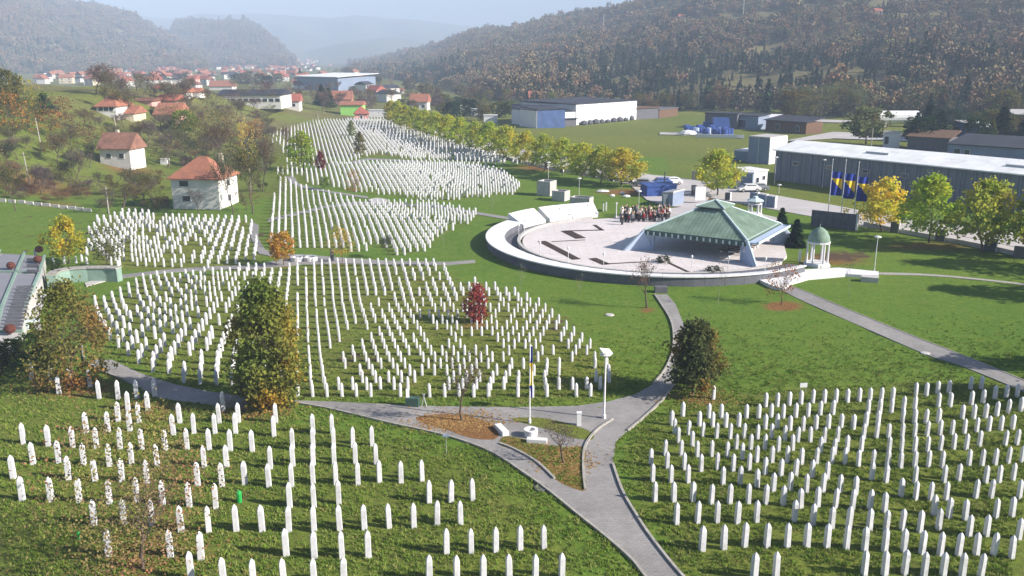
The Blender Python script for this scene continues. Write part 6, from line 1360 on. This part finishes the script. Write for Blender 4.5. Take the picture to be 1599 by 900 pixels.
for (a, b, t_, w_, k, c, lb) in [(1352, 226, 166, 66, 'round', (.15, .16, .07), 'broad grey-green tree left of the white tank'), (1447, 218, 164, 34, 'conifer', CON, 'tall dark conifer right of the tank'), (1466, 222, 172, 36, 'conifer', CON, 'dark conifer beside the tall one right of the tank'), (1562, 226, 168, 38, 'conifer', DGR, 'dark conifer right of the blue tower'), (1430, 216, 176, 30, 'conifer', CON, 'smaller dark conifer behind the tank'),
    (374, 134, 115, 22, 'round', CON, 'round dark tree standing in the middle of the village'), (503, 166, 132, 22, 'conifer', CON, 'dark conifer before the hall with white roof'), (514, 168, 138, 18, 'conifer', DGR, 'second dark conifer before the hall with white roof'), (469, 127, 107, 12, 'conifer', CON, 'slim dark tree left of the broad white roof'), (861, 161, 144, 16, 'round', LIME, 'light green tree right of the bright red roof'), (1600, 230, 180, 40, 'conifer', CON, 'dark conifer at the right edge'),
    (1494, 218, 182, 26, 'conifer', DGR, 'dark conifer just left of the blue tower')]:
    tree(a, b, t_, w_, k, c, lb, name='conifer_tree' if k == 'conifer' else 'valley_tree')
# ---------------------------------------------------------------- hillside woods: one mass each
FC = {}
def proto_collection(name, items):
    c = D.collections.new(name)
    for o in items: c.objects.link(o)
    return c
def fproto(kind, mat, seed, h=8.0):
    rs = np.random.default_rng(seed)
    if kind == 'con':
        P = []
        for i in range(11):
            t = i / 10; z = h * (.1 + .88 * t); r = h * .2 * (1 - t) ** .8 + .05
            for j in range(int(5 + 5 * (1 - t))):
                th = rs.uniform(0, 6.28)
                for q in (.35, .7, 1.0): P.append((r * q * math.cos(th), r * q * math.sin(th), z - .2 * r * q))
        P = np.array(P); P = P + rs.normal(size=P.shape) * .12; V = quads_cloud(P, .75, rs)
    else:
        P = crown_pts(rs, h * .14, h * .98, h * .42, 'round', 46, 5, .55); V = quads_cloud(P, .85 if kind == 'dec' else .6, rs)
    me = mesh_quads('crown_' + kind, V, mat); return D.objects.new('wood_tree_' + kind, me)
DEC = [(.0, (.150, .085, .062)), (.2, (.215, .128, .085)), (.36, (.195, .150, .105)), (.5, (.150, .145, .080)), (.62, (.255, .150, .085)), (.76, (.165, .165, .085)), (.9, (.290, .215, .095)), (1.0, (.165, .150, .115))]
CNF = [(.0, (.026, .046, .03)), (.5, (.036, .06, .034)), (1.0, (.06, .08, .038))]
mdec = forest_mat('wood_leaves', DEC, .009); mcon = forest_mat('wood_needles', CNF, .01)
protos = [fproto('dec', mdec, 1), fproto('dec', mdec, 2), fproto('twig', mdec, 3), fproto('con', mcon, 4), fproto('con', mcon, 5)]
for i, o in enumerate(protos): o.name = 'a%d_wood_tree' % i
WC = proto_collection('wood_trees', protos)
def scatter_group():
    ng = D.node_groups.new('wood_scatter', 'GeometryNodeTree')
    ng.interface.new_socket('Geometry', in_out='INPUT', socket_type='NodeSocketGeometry'); ng.interface.new_socket('Geometry', in_out='OUTPUT', socket_type='NodeSocketGeometry')
    gi = ng.nodes.new('NodeGroupInput'); go = ng.nodes.new('NodeGroupOutput'); m2p = ng.nodes.new('GeometryNodeMeshToPoints'); iop = ng.nodes.new('GeometryNodeInstanceOnPoints')
    ci = ng.nodes.new('GeometryNodeCollectionInfo'); ci.inputs[0].default_value = WC; ci.inputs[1].default_value = True; ci.inputs[2].default_value = True
    L = ng.links.new
    def attr(nm, ty):
        a = ng.nodes.new('GeometryNodeInputNamedAttribute'); a.data_type = ty; a.inputs[0].default_value = nm; return a.outputs[0]
    L(gi.outputs[0], m2p.inputs[0]); L(m2p.outputs[0], iop.inputs['Points']); L(ci.outputs[0], iop.inputs['Instance']); iop.inputs['Pick Instance'].default_value = True
    L(attr('pick', 'INT'), iop.inputs['Instance Index']); L(attr('rot', 'FLOAT_VECTOR'), iop.inputs['Rotation']); L(attr('siz', 'FLOAT_VECTOR'), iop.inputs['Scale']); L(iop.outputs[0], go.inputs[0])
    return ng
SG = scatter_group()
def wood(hn, n, size, label, confn, name='forest', yr=(20, 5000), clear=None):
    us, hs, bs, rs_ = HILLS[hn]['a']; g = np.random.default_rng(abs(hash(hn)) % 999 if False else len(hn) * 7)
    u = g.uniform(max(us[0], -.80), min(us[-1], .86), n * 8); y = np.sqrt(g.uniform(0, 1, n * 8)) * 3000
    x = u * y; h, t = hill_parts(x, y, hn); ok = (t > .004) & (t < 1.12) & (h > 6)
    u, x, y, t = u[ok], x[ok], y[ok], t[ok]; z = T(x, y)
    gap = fbm(x, y, 130, 44, 3); px, py = proj(x, y, z)
    keep = gap > -.55
    if clear is not None: keep &= ~clear(px, py)
    x, y, z, px, py = [v[keep][:n] for v in (x, y, z, px, py)]
    n = len(x); con = g.uniform(0, 1, n) < confn(px, py, x, y)
    me = D.meshes.new(name); me.vertices.add(n); me.vertices.foreach_set('co', np.stack([x, y, z - .6], -1).astype(np.float32).ravel())
    a = me.attributes.new('pick', 'INT', 'POINT'); a.data.foreach_set('value', np.where(con, 3 + g.integers(0, 2, n), g.integers(0, 3, n)).astype(np.int32))
    a = me.attributes.new('rot', 'FLOAT_VECTOR', 'POINT'); a.data.foreach_set('vector', np.stack([0 * x, 0 * x, g.uniform(0, 6.28, n)], -1).astype(np.float32).ravel())
    s = size * g.uniform(.5, 1.15, n) ** .8 * (1 + .5 * (g.uniform(0, 1, n) > .93)) * (1 + .25 * fbm(x, y, 200, 9, 2)); a = me.attributes.new('siz', 'FLOAT_VECTOR', 'POINT'); a.data.foreach_set('vector', np.stack([s, s, s * g.uniform(.85, 1.25, n)], -1).astype(np.float32).ravel())
    o = obj(name, me); m = o.modifiers.new('scatter', 'NODES'); m.node_group = SG; tag(o, label, 'forest', kind='stuff'); print(hn, n)
    return o
def con_right(px, py, x, y):
    a = np.exp(-((px - 1120) / 200) ** 2 - ((py - 130) / 45) ** 2) * 1.2 + np.exp(-((px - 1400) / 260) ** 2 - ((py - 120) / 40) ** 2) * .55 + np.exp(-((px - 650) / 110) ** 2 - ((py - 118) / 16) ** 2) * .8
    return np.clip(a + .5 * np.maximum(0, fbm(x, y, 160, 8, 3)) + .04, 0, .92)
def clr_right(px, py):
    return (inpoly(px, py, [(1040, 34), (1200, 22), (1330, 10), (1330, 0), (1500, -10), (1500, 2), (1380, 16), (1210, 34), (1060, 42)])) | inpoly(px, py, [(860, 122), (960, 116), (962, 121), (870, 128)]) | inpoly(px, py, [(1540, 22), (1640, 12), (1640, 24), (1560, 34)])
wood('right', 36000, .92, 'autumn wood of brown and dark trees covering the right hillside', con_right, clear=clr_right)
wood('left', 15000, 1.45, 'hazy brown wood covering the left mountain', lambda px, py, x, y: np.clip(.12 + .6 * np.maximum(0, fbm(x, y, 300, 8, 3)) + .5 * np.exp(-((px - 70) / 60) ** 2 - ((py - 85) / 16) ** 2), 0, .8))
wood('second', 7000, 1.6, 'hazy wood on the rounded hill behind the village', lambda px, py, x, y: np.clip(.15 + .5 * np.maximum(0, fbm(x, y, 300, 8, 3)), 0, .8))
# ---------------------------------------------------------------- grass tufts and fallen leaves in the foreground
def in_path(px, py):
    m = inpoly(px, py, PATHPOLY); return m & ~inpoly(px, py, ISLAND)
PATHPOLY = [(1140,1080),(1060,965),(1006,899),(987,875),(950,842),(900,802),(857,767),(815,737),(770,708),(720,688),(672,675),(612,662),(550,647),(500,636),(447,628),(400,642),(312,630),(250,622),(190,592),(150,576),(133,566),(150,561),(175,562),(217,582),(272,600),(330,612),(400,621),(447,625),(520,627),(600,631),(662,634),(737,635),(800,636),(850,635),(900,634),(950,627),(992,616),(1020,600),(1038,578),(1049,553),(1052,525),(1047,500),(1032,475),(1022,460),(1042,460),(1055,475),(1065,500),(1072,517),(1070,550),(1060,590),(1037,622),(1010,650),(980,672),(962,688),(957,725),(972,767),(992,802),(1015,837),(1050,882),(1088,925),(1150,1000),(1235,1080)]
DIAG = [(1205,440),(1240,446),(1325,481),(1425,522),(1525,561),(1600,592),(1680,625),(1680,655),(1600,615),(1500,574),(1450,558),(1350,515),(1250,471),(1205,452)]
ISLAND = [(913,700),(912,735),(915,765),(893,762),(866,748),(838,722),(805,703),(780,695),(786,682),(810,684),(850,694),(880,698)]
m_, n_, out_ = newmat('grass_blades'); geo_ = N(n_, 'ShaderNodeNewGeometry').outputs['Position']; oi_ = N(n_, 'ShaderNodeObjectInfo')
c_ = ramp(n_, noise(n_, geo_, .5, 4, .65), [(.3, (.09, .14, .025)), (.5, (.13, .21, .03)), (.72, (.24, .26, .055))]); c_ = mixc(n_, .5, c_, ramp(n_, oi_.outputs['Random'], [(.1, (.08, .15, .02)), (.6, (.17, .24, .04)), (.95, (.36, .31, .13))]))
d_ = N(n_, 'ShaderNodeBsdfDiffuse'); n_.links.new(c_, d_.inputs[0]); n_.links.new(d_.outputs[0], out_.inputs[0])
g = np.random.default_rng(4); tf = []
for k in range(2):
    vs = []; nb = 12
    for i in range(nb):
        a = g.uniform(0, 6.28); r0 = g.uniform(0, .10); b = np.array([math.cos(a) * r0, math.sin(a) * r0, 0]); hgt = g.uniform(.05, .12); wd = .014; le = g.normal(0, .04, 2); pa_ = np.array([-math.sin(a), math.cos(a), 0]) * wd
        tip = b + np.array([le[0], le[1], hgt]); vs += [b - pa_, b + pa_, tip + pa_ * .15, tip - pa_ * .15]
    tf.append(D.objects.new('b%d_tuft' % k, mesh_quads('tuft', np.array(vs), m_)))
TC = proto_collection('grass_tufts', tf); SG2 = SG.copy(); SG2.name = 'tuft_scatter'
for nd in SG2.nodes:
    if nd.bl_idname == 'GeometryNodeCollectionInfo': nd.inputs[0].default_value = TC
NT = 150000; y = np.sqrt(g.uniform(30 ** 2, 82 ** 2, NT)); u = g.uniform(-.66, .66, NT); x = u * y; px, py = proj(x, y, 0); ok = ~in_path(px, py) & ~inpoly(px, py, DIAG) & (g.uniform(0, 1, NT) < 1 - sstep((y - 42) / 40)) & (fbm(x, y, 3.0, 61, 3) > g.normal(-.45, .2, NT))
x, y = x[ok], y[ok]; n = len(x)
me = D.meshes.new('grass'); me.vertices.add(n); me.vertices.foreach_set('co', np.stack([x, y, 0 * x - .02], -1).astype(np.float32).ravel())
a = me.attributes.new('pick', 'INT', 'POINT'); a.data.foreach_set('value', g.integers(0, 2, n).astype(np.int32))
a = me.attributes.new('rot', 'FLOAT_VECTOR', 'POINT'); a.data.foreach_set('vector', np.stack([0 * x, 0 * x, g.uniform(0, 6.28, n)], -1).astype(np.float32).ravel())
s = g.uniform(.6, 1.5, n); a = me.attributes.new('siz', 'FLOAT_VECTOR', 'POINT'); a.data.foreach_set('vector', np.stack([s, s, s], -1).astype(np.float32).ravel())
o = obj('grass', me); o.modifiers.new('scatter', 'NODES').node_group = SG2; tag(o, 'short uneven grass tufts covering the near lawns', 'grass', kind='stuff')
P = []
for (a_, b_, rx, ry, s) in LITTER:
    if b_ < 470: continue
    k = int(rx * ry * s * (1.3 if b_ > 600 and rx < 90 else .2)); qx = a_ + g.normal(0, rx * .55, k); qy = b_ + g.normal(0, ry * .55, k)
    for i in range(k):
        if qy[i] > 430: v = G(qx[i], qy[i], 0); P.append((v.x, v.y, .015))
P = np.array(P); n = len(P); az = g.uniform(0, 6.28, n); s = g.uniform(.05, .11, n); dx = np.stack([np.cos(az) * s, np.sin(az) * s, g.normal(0, .02, n)], -1); dy = np.stack([-np.sin(az) * s * .7, np.cos(az) * s * .7, g.normal(0, .02, n)], -1)
V = np.stack([P - dx, P - dy, P + dx, P + dy], 1).reshape(-1, 3); V[:, 2] = np.maximum(V[:, 2], .006)
m_, n_, out_ = newmat('fallen_leaves'); geo_ = N(n_, 'ShaderNodeNewGeometry').outputs['Position']; c_ = ramp(n_, noise(n_, geo_, 6.0, 3, .8), [(.3, (.12, .07, .035)), (.45, (.24, .13, .055)), (.58, (.36, .24, .09)), (.72, (.17, .09, .045))])
d_ = N(n_, 'ShaderNodeBsdfDiffuse'); n_.links.new(c_, d_.inputs[0]); n_.links.new(d_.outputs[0], out_.inputs[0])
o = obj('fallen_leaves', mesh_quads('fallen_leaves', V, m_)); tag(o, 'orange and brown fallen leaves under the near trees', 'leaves', kind='stuff')
# ---------------------------------------------------------------- haze over the valley
mb = MB(); mb.box((0, 2995, 219), (17200, 6210, 440)); hz = mb.mesh('haze')
hm_, n_, out_ = newmat('valley_haze'); pv = N(n_, 'ShaderNodeVolumePrincipled'); pv.inputs['Color'].default_value = (.60, .75, 1.0, 1); pv.inputs['Density'].default_value = HAZE; pv.inputs['Anisotropy'].default_value = -0.1
n_.links.new(pv.outputs[0], out_.inputs['Volume']); hz.materials.append(hm_); o = obj('haze', hz); tag(o, 'thin pale blue haze filling the valley', kind='stuff')

# ---------------------------------------------------------------- labels that still coincide: tell neighbours apart by their order
from collections import defaultdict
bpy.context.view_layer.update(); same = defaultdict(list)
for o in SC.objects:
    if o.parent is None and 'label' in o and 'category' in o: same[o['label']].append(o)
for lb, os_ in same.items():
    if 2 <= len(os_) <= 3 and len(lb.split()) <= 13:
        os_.sort(key=lambda o: o.location.x / max(o.location.y, 1))
        for o, wd_ in zip(os_, ['left of two', 'right of two'] if len(os_) == 2 else ['left of three', 'middle of three', 'right of three']): o['label'] = lb + ', ' + wd_
